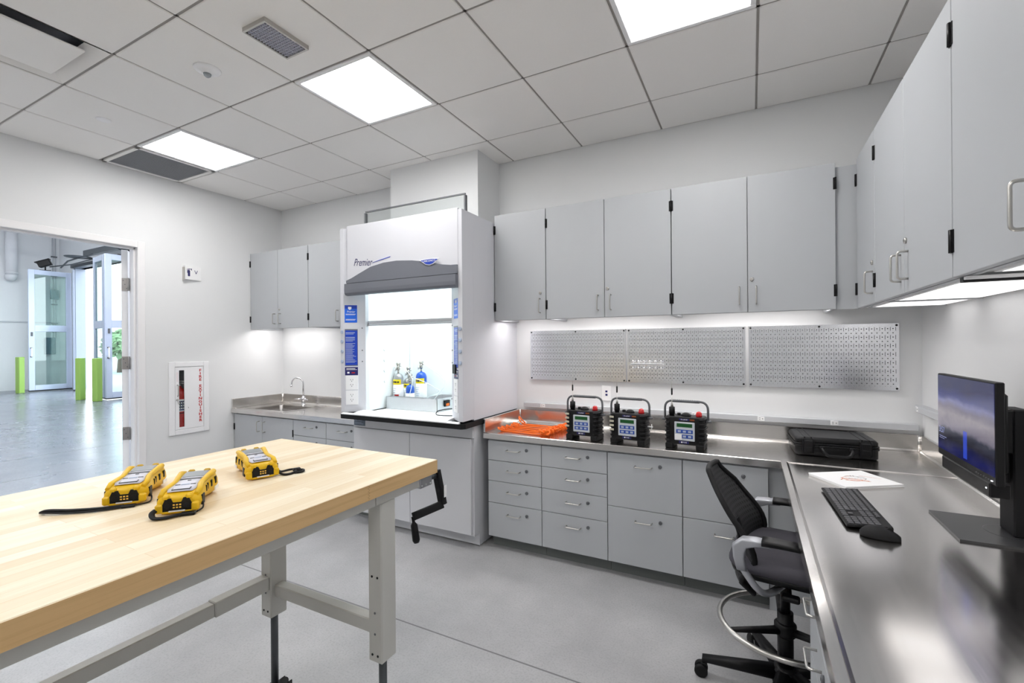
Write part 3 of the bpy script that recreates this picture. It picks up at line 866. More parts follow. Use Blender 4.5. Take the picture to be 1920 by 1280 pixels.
# script and badge
b = MB()
b.text('Premier', 0.082, face_ny(-2.80, HY - 0.0045, 2.145, R(-4)), 0, 0.0005, 0.35, 'LEFT', 0.72)
b.tube([(-2.6, HY - 0.005, 2.128), (-2.52, HY - 0.005, 2.142), (-2.42, HY - 0.005, 2.158)], [0.0015, 0.003, 0.003], 6, 1)
b.build('script_lettering', ['ink', 'inkblue'], t, True)
b = MB()
ox, oz = -2.04, 2.085
shp = [(-0.083, 0.024), (-0.04, 0.032), (0, 0.034), (0.04, 0.032), (0.083, 0.024), (0.03, -0.03), (0, -0.04), (-0.03, -0.03)]
shp = [(u * 1.08, v * 0.66) for u, v in shp]
b.prism([(ox + u, oz + v) for u, v in shp], 'y', HY - 0.022, HY - 0.017, 0)
b.prism([(ox + u * 0.86, oz - 0.001 + v * 0.8) for u, v in shp], 'y', HY - 0.0235, HY - 0.021, 1)
b.text('LABCONCO', 0.021, face_ny(ox, HY - 0.024, oz + 0.004), 0, 0.0004, 0, 'CENTER', 0.98)
b.build('badge', ['paper', 'bluesign'], t, True)
# inner liner
LX0, LX1 = HX0 + 0.135, HX1 - 0.135
b = MB()
b.box(LX0 - 0.012, LX0, HY + 0.15, 3.33, HZ0 + 0.005, 2.1).box(LX1, LX1 + 0.012, HY + 0.15, 3.33, HZ0 + 0.005, 2.1)
b.box(LX0, LX1, 3.32, 3.33, HZ0 + 0.005, 2.1)
b.box(LX0, LX1, HY + 0.16, 3.33, 2.1, 2.11)
b.box(LX0 + 0.006, LX0 + 0.02, 3.305, 3.32, HZ0 + 0.005, 2.1)
for z in (1.18, 1.27, 1.36, 1.45): b.cyl((LX0, 2.98, z), (LX0 + 0.012, 2.98, z), 0.012, n=12)
b.build('liner', 'liner', t, True)
MB().box(-2.75, -1.98, 2.85, 3.05, 2.088, 2.099).build('lamp', 'hoodlamp', t, True)
# sash
SX0, SX1, SY = -2.818, -1.838, 2.775
b = MB().box(SX0 + 0.006, SX1 - 0.006, SY - 0.003, SY + 0.003, 1.68, 2.583)
sash = b.build('sash', 'glass', t, True)
def sub(b, name, mats, par):
    return b.build(name, mats, par)
T0 = Matrix.Translation(-Vector(t.location))
def wsub(b, name, mats, par):
    b.v = [tuple(Vector(p) - Vector(t.location)) for p in b.v]
    return b.build(name, mats, par)
b = MB().box(SX0, SX1, SY - 0.014, SY + 0.012, 1.664, 1.69, 0.002).box(SX0, SX1, SY - 0.02, SY + 0.008, 1.647, 1.662, 0.003)
wsub(b, 'sash_handle', 'alu', sash)
wsub(MB().box(SX0, SX1, SY - 0.006, SY + 0.006, 2.58, 2.59), 'top_rail', 'grey', sash)
b = MB()
for x in (SX0 - 0.006, SX1 - 0.006): b.box(x, x + 0.012, SY - 0.012, SY + 0.014, 2.42, 2.575)
for x in (SX0 - 0.014, SX1 + 0.002): b.box(x, x + 0.012, SY - 0.008, SY + 0.012, HZ0 + 0.01, 2.0)
b.build('sash_track', 'grey', t, True)
# signs, buttons, outlets on the posts
def on_post(sg, s0, s1, z0, z1, th=0.002):
    """box lying on the turned face of a corner post; s along the face 0..1"""
    xo = HX0 if sg > 0 else HX1
    A = Vector((xo + sg * 0.034, HY, 0)); B = Vector((xo + sg * 0.165, HY + 0.105, 0))
    d = (B - A); nn = Vector((sg * 0.105, -0.131, 0)).normalized()
    p = A + d * s0; q = A + d * s1
    vs = []
    for z in (z0, z1):
        for k in (0, th):
            vs += [p + nn * k + Vector((0, 0, z)), q + nn * k + Vector((0, 0, z))]
    fs = [(0, 1, 3, 2), (4, 5, 7, 6), (0, 1, 5, 4), (2, 3, 7, 6), (0, 2, 6, 4), (1, 3, 7, 5)]
    return vs, fs
def post_text(sg, s, z):
    xo = HX0 if sg > 0 else HX1
    A = Vector((xo + sg * 0.034, HY, 0)); B = Vector((xo + sg * 0.165, HY + 0.105, 0))
    nn = Vector((sg * 0.105, -0.131, 0)).normalized()
    c = A + (B - A) * s + nn * 0.003; c.z = z
    xx = (B - A).normalized() * sg
    mm = Matrix((xx, Vector((0, 0, 1)), nn)).transposed().to_4x4(); mm.translation = c
    return mm
for sg, pst in ((1, pl), (-1, pr)):
    s0, s1 = 0.05, 0.62
    sc = (s0 + s1) / 2
    b = MB()
    b.add(*on_post(sg, s0, s1, 1.675, 1.815), m=0)
    b.add(*on_post(sg, s0, s1, 1.787, 1.815, 0.0023), m=2)
    b.lathe([(0.011, 0), (0.011, 0.001), (0, 0.001)], n=8, m=1) if False else None
    b.text('Premier', 0.024, post_text(sg, sc, 1.762), 1, 0.0003, 0.3, 'CENTER', 0.8)
    T = post_text(sg, sc - 0.05, 1.79)
    b.add([T @ Vector(p) for p in ((-0.013, 0.012, 0), (0.013, 0.012, 0), (0.013, -0.004, 0), (0, -0.014, 0), (-0.013, -0.004, 0))], [(0, 1, 2, 3, 4)], 1)
    for k, z in enumerate((1.742, 1.736, 1.70, 1.693)):
        b.add(*on_post(sg, s0 + 0.05, s1 - 0.06 - 0.04 * (k % 2), z, z + 0.003, 0.0026), m=1)
    wsub(b, 'safety_sign', ['bluelt', 'paper', 'bluesign'], pst)
    b = MB()
    b.add(*on_post(sg, s0, s1 + 0.02, 1.325, 1.622, 0.0016), m=2)
    b.add(*on_post(sg, s0 + 0.02, s1, 1.332, 1.612, 0.0026), m=0)
    zz = 1.59
    for k in range(26):
        if k in (2, 3, 8): zz -= 0.0095; continue
        l = 0.42 if k in (0, 4, 5, 6) else random.uniform(0.3, 0.5)
        b.add(*on_post(sg, s0 + 0.04, s0 + 0.04 + l, zz, zz + (0.006 if k in (0, 4) else 0.0035), 0.003), m=1)
        zz -= 0.0095
    wsub(b, 'instruction_sign', ['bluesign', 'keygrey', 'hoodgrey'], pst)
    b = MB()
    b.add(*on_post(sg, s0, s1 + 0.02, 1.25, 1.315), m=0)
    b.add(*on_post(sg, s0 + 0.06, s1 - 0.1, 1.30, 1.305, 0.0026), m=1)
    b.add(*on_post(sg, s0 + 0.06, s1 - 0.02, 1.293, 1.296, 0.0026), m=1)
    b.add(*on_post(sg, s0 + 0.1, s0 + 0.2, 1.264, 1.278, 0.0026), m=1)
    b.add(*on_post(sg, s0 + 0.3, s0 + 0.45, 1.266, 1.274, 0.0026), m=2)
    wsub(b, 'data_plate', ['navy', 'paper', 'red'], pst)
    for z in (1.19, 1.07):
        b = MB()
        b.add(*on_post(sg, s0 + 0.03, s1 + 0.02, z - 0.057, z + 0.057, 0.005), m=0)
        for dz in (-0.02, 0.02):
            b.add(*on_post(sg, sc - 0.1, sc + 0.14, z + dz - 0.015, z + dz + 0.015, 0.0062), m=0)
            b.add(*on_post(sg, sc - 0.04, sc - 0.02, z + dz, z + dz + 0.009, 0.0066), m=1)
            b.add(*on_post(sg, sc + 0.06, sc + 0.08, z + dz, z + dz + 0.009, 0.0066), m=1)
            b.add(*on_post(sg, sc + 0.005, sc + 0.035, z + dz - 0.011, z + dz - 0.005, 0.0066), m=1)
        wsub(b, 'outlet', ['paper', 'edge'], pst)
    xo = HX0 + 0.018 if sg > 0 else HX1 - 0.02
    for z in (1.6, 1.523, 1.443, 1.362):
        wsub(MB().tube([(xo, HY, z), (xo, HY - 0.006, z), (xo, HY - 0.008, z)], [0.0145, 0.0145, 0.011], 16), 'plug_button', 'keygrey', pst)
    for z in (1.63, 1.45, 1.36):
        p = post_text(sg, 0.85, z).translation
        wsub(MB().cyl(p, p + Vector((sg * 0.002, -0.003, 0)), 0.005, n=10), 'screw', 'grey', pst)
# switch on the inner side of the other post
wsub(MB().add(*on_post(-1, 0.3, 0.7, 1.285, 1.35, 0.012)), 'switch', 'black', pr)

# hood worktop
t = thing('hood_worktop', 'white work surface with a black front edge under the fume hood', 'worktop', (-2.36, 3.0, 0.905))
b = MB().prism([(-2.965, 2.64), (-2.945, 2.615), (-1.785, 2.615), (-1.762, 2.64), (-1.762, 3.4315), (-2.965, 3.4315)], 'z', 0.905, 0.94)
b.build('slab', 'matt', t, True)
MB().box(-2.80, -1.93, 2.79, 3.32, 0.94, 0.946).build('work_surface', 'liner', t, True)
b = MB().prism([(2.608, 0.9405), (2.605, 0.948), (2.612, 0.956), (2.66, 0.966), (2.72, 0.968), (2.785, 0.955), (2.785, 0.9405)], 'x', -2.80, -1.90)
b.prism([(2.608, 0.9405), (2.605, 0.945), (2.612, 0.950), (2.629, 0.953), (2.629, 0.9405)], 'x', -2.93, -1.80)
b.build('airfoil_sill', 'white', t, True)
# hood base
BX0, BX1, BY = -2.972, -1.79, 2.79
t = thing('hood_base_cabinet', 'two-door light grey cabinet carrying the fume hood', 'cabinet', (-2.38, 3.0, 0))
b = MB().box(BX0, BX1, BY + 0.001, 3.43, 0.1, 0.904)
b.box(BX0 + 0.1, BX1 - 0.002, BY + 0.07, 3.43, 0.012, 0.1)
b.box(BX0, BX1, BY - 0.016, BY, 0.812, 0.904, 0.002)
b.build('carcass', 'hoodbase', t, True)
MB().box(BX0 + 0.1, BX1 - 0.02, BY + 0.09, 3.42, 0.0, 0.012).build('leveller', 'edge', t, True)
xm = -2.37
MB().box(BX0 + 0.004, xm - 0.003, BY - 0.02, BY, 0.112, 0.808, 0.0015).build('door', 'hoodbase', t, True)
MB().box(xm + 0.001, BX1 - 0.018, BY - 0.02, BY, 0.112, 0.808, 0.0015).build('door', 'hoodbase', t, True)
b = MB().box(-2.965, -2.84, BY - 0.0175, BY - 0.0155, 0.825, 0.888, m=0)
b.text('LABCONCO', 0.02, face_ny(-2.92, BY - 0.0178, 0.868), 1, 0.0003, 0, 'CENTER', 0.8)
b.box(-2.955, -2.86, BY - 0.0178, BY - 0.0172, 0.838, 0.841, m=1).box(-2.955, -2.88, BY - 0.0178, BY - 0.0172, 0.848, 0.851, m=1)
b.build('nameplate', [plain('nameplate_slate', rgb(86, 98, 112), 0.4), 'keygrey'], t, True)

# ------------------------------------------------------------------ things in the hood
ZH = 0.946
def cylinder(label, x, y, r, h, col, z=ZH, yel=True, rz=0.0, badge=False):
    t = thing('gas_cylinder', label, 'gas cylinder', (x, y, z), rz, 'gas cylinders in the fume hood')
    sh_ = h - r * 1.15
    pr_ = [(r * 0.9, 0), (r, r * 0.12), (r, sh_)] + [(r * (0.28 + 0.72 * math.cos(a)), sh_ + r * 1.0 * math.sin(a)) for a in (R(15), R(30), R(45), R(60), R(75), R(88))] + [(r * 0.28, h - 0.004), (0, h - 0.004)]
    MB().lathe(pr_, n=24).build('shell', col, t)
    lb = MB().lathe([(r + 0.0006, sh_ * 0.06), (r + 0.0006, sh_ * 0.8)], n=24, m=0)
    if yel:
        a0 = R(-100)
        def band(a, b_, z0, z1, m):
            vs = []; n = 8
            for k in range(n + 1):
                an = a + (b_ - a) * k / n
                vs += [((r + 0.0012) * math.cos(an), (r + 0.0012) * math.sin(an), z0), ((r + 0.0012) * math.cos(an), (r + 0.0012) * math.sin(an), z1)]
            lb.add(vs, [(2 * k, 2 * k + 1, 2 * k + 3, 2 * k + 2) for k in range(n)], m, True)
        band(R(-150), R(-20), sh_ * 0.8, sh_ * 0.98, 1)
        band(R(-130), R(-40), sh_ * 0.86, sh_ * 0.92, 2)
        if badge:
            band(R(-150), R(-30), sh_ * 0.08, sh_ * 0.22, 1)
            band(R(-130), R(-50), sh_ * 0.12, sh_ * 0.17, 2)
            band(R(-95), R(-45), sh_ * 0.32, sh_ * 0.46, 3)
        for k in range(5): band(R(-140), R(-70 - 9 * (k % 3)), sh_ * (0.66 - 0.07 * k), sh_ * (0.675 - 0.07 * k), 4)
    lb.build('label_band', ['paper', 'yellab', 'blackink', 'red', 'keygrey'], t)
    g = MB()
    g.cyl((0, 0, h - 0.006), (0, 0, h + 0.028), 0.008, n=10)
    g.cyl((0, 0, h + 0.024), (0, 0, h + 0.07), 0.014, n=14)
    g.lathe([(0.014, 0.068), (0.019, 0.072), (0.02, 0.084), (0.016, 0.09), (0, 0.09)], (0, 0, h), 14)
    g.cyl((0.012, 0, h + 0.06), (0.034, 0, h + 0.06), 0.004, n=8)
    g.build('regulator', 'brass', t)
    p0 = Vector((-0.014, -0.012, h + 0.034)); nn = Vector((-0.5, -0.86, 0))
    g = MB().tube([p0, p0 + nn * 0.012], [0.017, 0.017], 18, 0).tube([p0 + nn * 0.0121, p0 + nn * 0.0128], [0.0135, 0.0135], 18, 1)
    g.build('gauge', ['nickel', 'paper'], t)
    return t
TRX, TRY = -2.83, 3.055
cylinder('grey gas cylinder with yellow label bands in front', -2.765, 3.09, 0.044, 0.30, 'cylgrey', badge=True, z=ZH)
cylinder('grey gas cylinder half hidden behind the front grey one', -2.745, 3.20, 0.044, 0.255, 'cylgrey')
cylinder('short bright blue gas cylinder between the two taller ones', -2.628, 3.085, 0.037, 0.205, 'cylblue', yel=False)
cylinder('tall bright blue gas cylinder with a yellow label band', -2.62, 3.225, 0.048, 0.31, 'cylblue')
t = thing('metal_tray', 'open bare metal tray standing on the fume hood work surface', 'tray', (-2.52, 3.0, ZH))
b = MB()
tx0, tx1, ty0, ty1, th = -2.795, -2.255, 2.97, 3.235, 0.105
# the tray is angled slightly, its long front towards the room
b.box(tx0, tx1, ty0, ty0 + 0.003, ZH, ZH + th).box(tx1 - 0.003, tx1, ty0, ty1 + 0.06, ZH, ZH + th).box(tx0, tx0 + 0.003, ty0, ty0 + 0.06, ZH, ZH + th)
b.box(tx0, tx1, ty0, ty0 + 0.06, ZH, ZH + 0.002).box(-2.44, tx1, ty0 + 0.06, ty1 + 0.06, ZH, ZH + 0.002).box(-2.44, tx1, ty1 + 0.057, ty1 + 0.06, ZH, ZH + th).box(-2.443, -2.44, ty0 + 0.06, ty1 + 0.06, ZH, ZH + th).box(tx0, -2.44, ty0 + 0.057, ty0 + 0.06, ZH, ZH + th)
b.build('pan', 'tray', t, True)
b = MB().box(tx1, tx1 + 0.014, 3.06, 3.13, ZH + 0.035, ZH + 0.085, 0.002).box(tx1 + 0.0142, tx1 + 0.0155, 3.075, 3.115, ZH + 0.04, ZH + 0.06, m=1)
b.build('gauge_box', ['black', 'orange'], t, True)
tag(MB().tube(spline([(-2.205, 3.1, ZH + 0.095), (-2.18, 3.12, ZH + 0.12), (-2.12, 3.14, ZH + 0.125), (-2.05, 3.15, ZH + 0.09), (-2.03, 3.15, ZH + 0.005), (-1.99, 3.13, ZH + 0.005)], 6), 0.004, 8).build('cable', 'matt'), 'black cable arching over the far end of the metal tray', 'cable')
tag(MB().tube(spline([(-2.0, 2.90, ZH + 0.055), (-2.08, 2.88, ZH + 0.05), (-2.17, 2.87, ZH + 0.03), (-2.17, 2.85, ZH + 0.005), (-2.1, 2.84, ZH + 0.004), (-2.03, 2.86, ZH + 0.004)], 6), 0.0035, 8).box(-2.03, -1.965, 2.885, 2.915, ZH + 0.04, ZH + 0.07, 0.006).build('power_cable', 'matt'), 'black power cord with a plug beside the metal tray', 'cord')
tb = [([(-2.73, 3.09, 1.31), (-2.66, 3.05, 1.29), (-2.55, 3.02, 1.2), (-2.56, 3.0, 1.08), (-2.56, 3.0, ZH + 0.108)], 'thin clear tube running down from the front grey cylinder'),
      ([(-2.595, 3.085, 1.21), (-2.45, 3.08, 1.17), (-2.38, 3.1, 1.13), (-2.36, 3.14, 1.1), (-2.42, 3.1, 1.06), (-2.46, 3.05, 1.02)], 'thin clear tube from the short blue cylinder into the tray'),
      ([(-2.585, 3.225, 1.315), (-2.38, 3.16, 1.24), (-2.3, 3.14, 1.17), (-2.33, 3.12, 1.1), (-2.38, 3.08, 1.02)], 'thin clear tube looping from the tall blue cylinder into the tray')]
for p, l in tb:
    tag(MB().tube(spline(p, 6), 0.003, 6).build('clear_tube', 'clear'), l, 'tube', 'clear tubes in the fume hood')

# ------------------------------------------------------------------ wall above the counter
px = [(-1.639, 'left of the three perforated steel panels, behind the orange straps'), (-0.832, 'middle of the three perforated steel panels, with a row of hooks'), (-0.019, 'perforated steel panel nearest the corner above the black case')]
for x0, l in px:
    t = thing('pegboard', l, 'pegboard', (x0 + 0.398, YB - 0.02, 1.198), 0, 'perforated steel wall panels')
    b = MB().box(-0.397, 0.397, -0.001, 0.001, 0.0, 0.4).box(-0.397, 0.397, 0.001, 0.018, 0, 0.012).box(-0.397, 0.397, 0.001, 0.018, 0.388, 0.4).box(-0.397, -0.393, 0.001, 0.018, 0, 0.4).box(0.393, 0.397, 0.001, 0.018, 0, 0.4)
    b.build('perforated_sheet', 'peg', t)
    for sx_ in (-0.385, 0, 0.385):
        for z in (0.012, 0.388):
            MB().tube([(sx_, -0.001, z), (sx_, -0.004, z), (sx_, -0.0055, z)], [0.0065, 0.006, 0.003], 10).build('screw', 'black', t)
t = thing('hook_rack', 'small rack with two rows of white hooks on the middle perforated panel', 'hook rack', (-0.685, YB - 0.024, 1.335))
MB().box(-0.118, 0.118, -0.014, 0.0, -0.003, 0.005, 0.001).box(-0.118, 0.118, -0.014, -0.011, -0.004, 0.002).build('bar', 'paper', t)
for k in range(6):
    for z in (0.024, -0.026):
        x = -0.1 + 0.04 * k
        MB().tube(spline([(x, 0, z), (x, -0.02, z - 0.004), (x + 0.006, -0.045, z - 0.004), (x + 0.008, -0.055, z + 0.006)], 4), 0.0046, 6).tube([(x, -0.002, z), (x, -0.006, 0)], 0.0022, 5).build('hook', 'paper', t)

def raceway(name, label, x0, x1, z, outs, horizontal_axis='x', y=None):
    t = thing(name, label, 'power strip', ((x0 + x1) / 2, YB - 0.002, z))
    w = (x1 - x0) / 2
    MB().box(-w, w, -0.045, 0, -0.019, 0.019, 0.003).build('housing', 'rail', t)
    for x in outs:
        o = MB().box(x - 0.02, x + 0.02, -0.0465, -0.044, -0.014, 0.014, 0.001)
        o.box(x - 0.012, x - 0.003, -0.0475, -0.046, 0.004, 0.0065, m=1).box(x - 0.012, x - 0.003, -0.0475, -0.046, -0.0065, -0.004, m=1)
        o.tube([(x + 0.009, -0.0462, 0), (x + 0.009, -0.0475, 0)], [0.003, 0.003], 8, 1)
        o.build('outlet', ['paper', 'edge'], t)
    return t
raceway('power_raceway', 'long grey power raceway with outlets along the back wall', -1.694, 0.858, 0.988, [-1.1, -0.68, 0.06, 0.47, 0.87 - 0.0])
rr = raceway('power_raceway', 'short grey power raceway on the side wall behind the monitor', -0.42, 0.42, 1.102, [-0.38, 0.1])
rr.location = (XR - 0.002, 2.98, 1.102); rr.rotation_euler = (0, 0, R(-90))
t = thing('wall_plate', 'white wall plate with two dark data jacks above the raceway', 'wall plate', (-0.998, YB - 0.001, 1.107))
MB().box(-0.036, 0.036, -0.006, 0, -0.058, 0.058, 0.002).build('plate', 'paper', t)
for z in (-0.012, 0.014): MB().box(-0.008, 0.008, -0.0075, -0.005, z - 0.007, z + 0.007).build('jack', 'navy', t)

# ------------------------------------------------------------------ black gas monitors
def area_monitor(label, x, y, rz, stickers=False, paperlabel=False, valve=False):
    t = thing('gas_monitor', label, 'gas monitor', (x, y, ZT), rz, 'black portable gas monitors on the counter')
    W, D, z0, z1 = 0.226, 0.13, 0.028, 0.195
    b = MB()
    P = rrect(-W / 2, W / 2, -D / 2, D / 2, 0.03, 5)
    def ring(s, z): return [(u * s, v * s, z) for u, v in P]
    b.loft([ring(0.97, z0), ring(1.0, z0 + 0.006), ring(1.0, z1 - 0.006), ring(0.96, z1)], 0)
    for k in range(6):
        z = z0 + 0.014 + k * 0.0265
        for sg in (-1, 1):
            q = [p for p in rrect(-W / 2 - 0.0025, W / 2 + 0.0025, -D / 2 - 0.0015, D / 2 + 0.0025, 0.031, 5) if p[0] * sg > W / 2 - 0.042]
            q.sort(key=lambda p: math.atan2(p[1], (p[0] * sg - (W / 2 - 0.06))))
            b.tube([(u, v, z + 0.007) for u, v in q], 0.007, 6, flat=(0.9, 0.6))
    b.build('body', 'black', t)
    for sg in (-1, 1):
        MB().box(sg * 0.066, sg * 0.112, -D / 2 - 0.002, D / 2, 0.0, z0 + 0.004, 0.004).build('foot', 'rubber', t)
    yf = -D / 2 - 0.0045
    pn = MB().box(-0.056, 0.062, yf, -D / 2 + 0.002, 0.053, 0.166, 0.003)
    pn = pn.build('control_panel', [plain('panel_grey', rgb(196, 202, 208), 0.4)], t)
    MB().box(-0.042, 0.048, yf - 0.001, yf, 0.135, 0.157).build('display', 'lcdgreen', pn)
    kb = MB()
    for zr in (0.098, 0.068):
        kb.box(-0.045, 0.051, yf - 0.001, yf, zr, zr + 0.022, m=0)
        for k in range(3):
            kb.box(-0.036 + 0.03 * k, -0.018 + 0.03 * k, yf - 0.0022, yf - 0.0008, zr + 0.005, zr + 0.017, 0.0005, 1)
    if paperlabel: kb.box(-0.052, -0.012, yf - 0.003, yf - 0.002, 0.058, 0.092, m=2)
    kb.build('keypad', ['keyblue', 'keygrey', 'paper'], pn)
    lb = MB().box(-0.028, 0.03, -D / 2 - 0.002, -D / 2 + 0.001, 0.175, 0.186, m=0)
    lb.box(0.034, 0.06, -D / 2 - 0.002, -D / 2 + 0.001, 0.176, 0.185, m=2)
    lb.text('AreaRAE', 0.0105, face_ny(0.001, -D / 2 - 0.0024, 0.1805), 1, 0.0002)
    lb.build('name_label', ['navy', 'paper', plain('amber_label', rgb(140, 72, 30), 0.4)], t)
    lb = MB().box(-0.03, 0.028, -D / 2 - 0.002, -D / 2 + 0.001, 0.036, 0.05, m=0)
    lb.text('RAE', 0.012, face_ny(0.006, -D / 2 - 0.0024, 0.043), 1, 0.0002)
    lb.tube([(-0.013, -D / 2 - 0.002, 0.043), (-0.013, -D / 2 - 0.0026, 0.043)], [0.005, 0.005], 12, 1)
    lb.build('maker_label', ['navy', 'paper'], t)
    if stickers:
        for k in range(4): MB().box(-0.111, -0.083, -D / 2 - 0.0125, -D / 2 - 0.008, 0.17 - 0.027 * k - 0.006, 0.17 - 0.027 * k + 0.006, 0.001).build('side_label', 'sticker', t)
    # top fittings
    MB().lathe([(0.03, 0), (0.03, 0.006), (0.022, 0.016), (0.01, 0.021), (0, 0.021)], (0.0, 0.0, z1 - 0.002), 18).build('buzzer', 'black', t)
    MB().lathe([(0.019, 0), (0.018, 0.01), (0.016, 0.024), (0.011, 0.031), (0, 0.034)], (0.075, 0.0, z1 - 0.002), 18).build('beacon', 'redlens', t)
    MB().lathe([(0.011, 0), (0.011, 0.014), (0, 0.016)], (-0.047, 0.022, z1 - 0.002), 12).build('port', 'matt', t)
    a = MB().lathe([(0.015, 0), (0.015, 0.012), (0.0185, 0.014), (0.0175, 0.055), (0, 0.057)], (-0.08, -0.02, z1 - 0.002), 16)
    an = a.build('antenna_base', 'black', t)
    a = MB().lathe([(0.009, 0.055), (0.006, 0.075), (0.002, 0.085), (0.0014, 0.13)], (-0.08, -0.02, z1 - 0.002), 10, 0)
    a.lathe([(0.002, 0.128), (0.0052, 0.133), (0.0052, 0.168), (0.002, 0.172)], (-0.08, -0.02, z1 - 0.002), 10, 1)
    a.lathe([(0.003, 0.172), (0.0012, 0.182), (0.001, 0.262), (0.0, 0.263)], (-0.08, -0.02, z1 - 0.002), 8, 0)
    a.build('whip', ['nickel', 'black'], an)
    hw = 0.127
    MB().tube(bend([(-hw, 0, 0.165), (-hw, 0, 0.285), (hw, 0, 0.285), (hw, 0, 0.165)], 0.05, 8), 0.0068, 10).build('carry_handle', 'grey', t)
    g = MB().tube([(-0.078 + 0.0065 * k, 0, 0.2845 - (0.0012 if k % 2 else 0)) for k in range(25)], [0.0095 - 0.001 * (k % 2) for k in range(25)], 10)
    g.build('grip', 'grey', t)
    for sg in (-1, 1):
        MB().cyl((sg * 0.108, 0, 0.168), (sg * 0.142, 0, 0.168), 0.0075, n=10).lathe([(0.013, -0.006), (0.013, 0.006), (0.005, 0.008)], (sg * 0.134, 0, 0.168), 10).build('handle_bolt', 'grey', t)
    if valve:
        MB().cyl((0.117, -0.01, 0.115), (0.15, -0.01, 0.115), 0.004, n=8).cyl((0.143, -0.01, 0.098), (0.143, -0.01, 0.132), 0.003, n=8).build('valve', 'paper', t)
    return t
area_monitor('black gas monitor beside the orange straps, first of three', -1.018, 2.985, R(-4), True)
area_monitor('middle of the three black gas monitors, with a white side valve', -0.708, 2.98, R(-5), True, False, True)
area_monitor('black gas monitor with a white sticker over its keypad', -0.363, 2.985, R(-4), False, True)

# ------------------------------------------------------------------ orange straps
ends = [((-1.66, 2.965), (-1.30, 2.935), 'frontmost'), ((-1.66, 3.02), (-1.29, 2.995), 'second from the front'), ((-1.65, 3.075), (-1.28, 3.055), 'third from the front'),
        ((-1.64, 3.135), (-1.27, 3.12), 'fourth from the front'), ((-1.655, 3.2), (-1.255, 3.185), 'second from the back'), ((-1.64, 3.27), (-1.245, 3.25), 'rearmost, with a loop standing up')]
for k, (a, c, w) in enumerate(ends):
    t = thing('orange_strap', 'orange folded strap on the steel counter, ' + w, 'strap', (a[0], a[1], ZT), 0, 'orange straps laid side by side')
    L = c[0] - a[0]; dy = c[1] - a[1]
    s = MB()
    for q in range(2):
        o = (q - 0.5) * 0.017
        pts = [(0.0, o * 1.2, 0.006)]
        for n_ in range(1, 7):
            f_ = n_ / 6
            pts.append((L * f_, dy * f_ + o + random.uniform(-0.004, 0.004), 0.0042 + random.uniform(0, 0.003)))
        s.tube(spline(pts, 4), 0.0046, 8, flat=(0.75, 1.05))
    zl = 0.05 if k == 5 else 0.012
    s.tube(spline([(0.02, 0.014, 0.012), (-0.012, 0.017, 0.012 + zl * 0.5), (-0.026, 0.0, 0.012 + zl), (-0.012, -0.016, 0.012 + zl * 0.4), (0.02, -0.012, 0.012)], 5), 0.006, 8, flat=(0.8, 1.1))
    s.build('webbing', 'orange', t)
    s = MB()
    for q in range(9):
        ax_ = Vector((random.uniform(-0.5, 0.5), random.uniform(-1, 1), random.uniform(-1, 1))).normalized()
        u_ = ax_.orthogonal().normalized(); v_ = ax_.cross(u_)
        cx = L - 0.028 + 0.007 * q
        pth = []
        for w_ in range(13):
            p_ = u_ * math.cos(w_ * 0.5) + v_ * math.sin(w_ * 0.5)
            pth.append((cx + 0.012 * p_.x, dy + 0.017 * p_.y, 0.0245 + 0.0165 * p_.z))
        s.tube(pth, 0.0072, 8)
    s.build('gathered_end', 'orange', t)

# ------------------------------------------------------------------ black hard case
t = thing('hard_case', 'black plastic hard case lying flat on the steel counter by the corner', 'case', (0.405, 3.205, ZT + 0.0), R(4))
def rbox(hx, hy, z0, z1, r, inset, n=5):
    def ring(s, z): return [(u, v, z) for u, v in rrect(-hx + s, hx - s, -hy + s, hy - s, r, n)]
    return [ring(inset, z0), ring(0, z0 + inset), ring(0, z1 - inset), ring(inset, z1)]
MB().loft(rbox(0.196, 0.145, 0.002, 0.062, 0.03, 0.006)).loft(rbox(0.202, 0.151, 0.052, 0.064, 0.033, 0.002)).build('lower_shell', 'black', t)
b = MB().loft(rbox(0.196, 0.145, 0.066, 0.106, 0.03, 0.012)).loft(rbox(0.202, 0.151, 0.066, 0.074, 0.033, 0.002))
for x in (-0.15, -0.118, 0.118, 0.15): b.box(x - 0.003, x + 0.003, -0.142, 0.142, 0.1, 0.1085, 0.001)
b.build('lid', 'black', t)
for x in (-0.134, 0.134):
    b = MB().box(x - 0.024, x + 0.024, -0.162, -0.146, 0.02, 0.092, 0.005).box(x - 0.018, x + 0.018, -0.166, -0.16, 0.026, 0.056, 0.003)
    b.box(x - 0.029, x - 0.024, -0.158, -0.14, 0.016, 0.1, 0.002).box(x + 0.024, x + 0.029, -0.158, -0.14, 0.016, 0.1, 0.002)
    b.build('latch', 'black', t)
b = MB().tube(bend([(-0.07, -0.146, 0.052), (-0.07, -0.182, 0.046), (-0.052, -0.196, 0.018), (0.052, -0.196, 0.018), (0.07, -0.182, 0.046), (0.07, -0.146, 0.052)], 0.022, 6), 0.009, 10)
b.box(-0.082, -0.058, -0.165, -0.145, 0.04, 0.064, 0.004).box(0.058, 0.082, -0.165, -0.145, 0.04, 0.064, 0.004)
b.build('carry_handle', 'black', t)

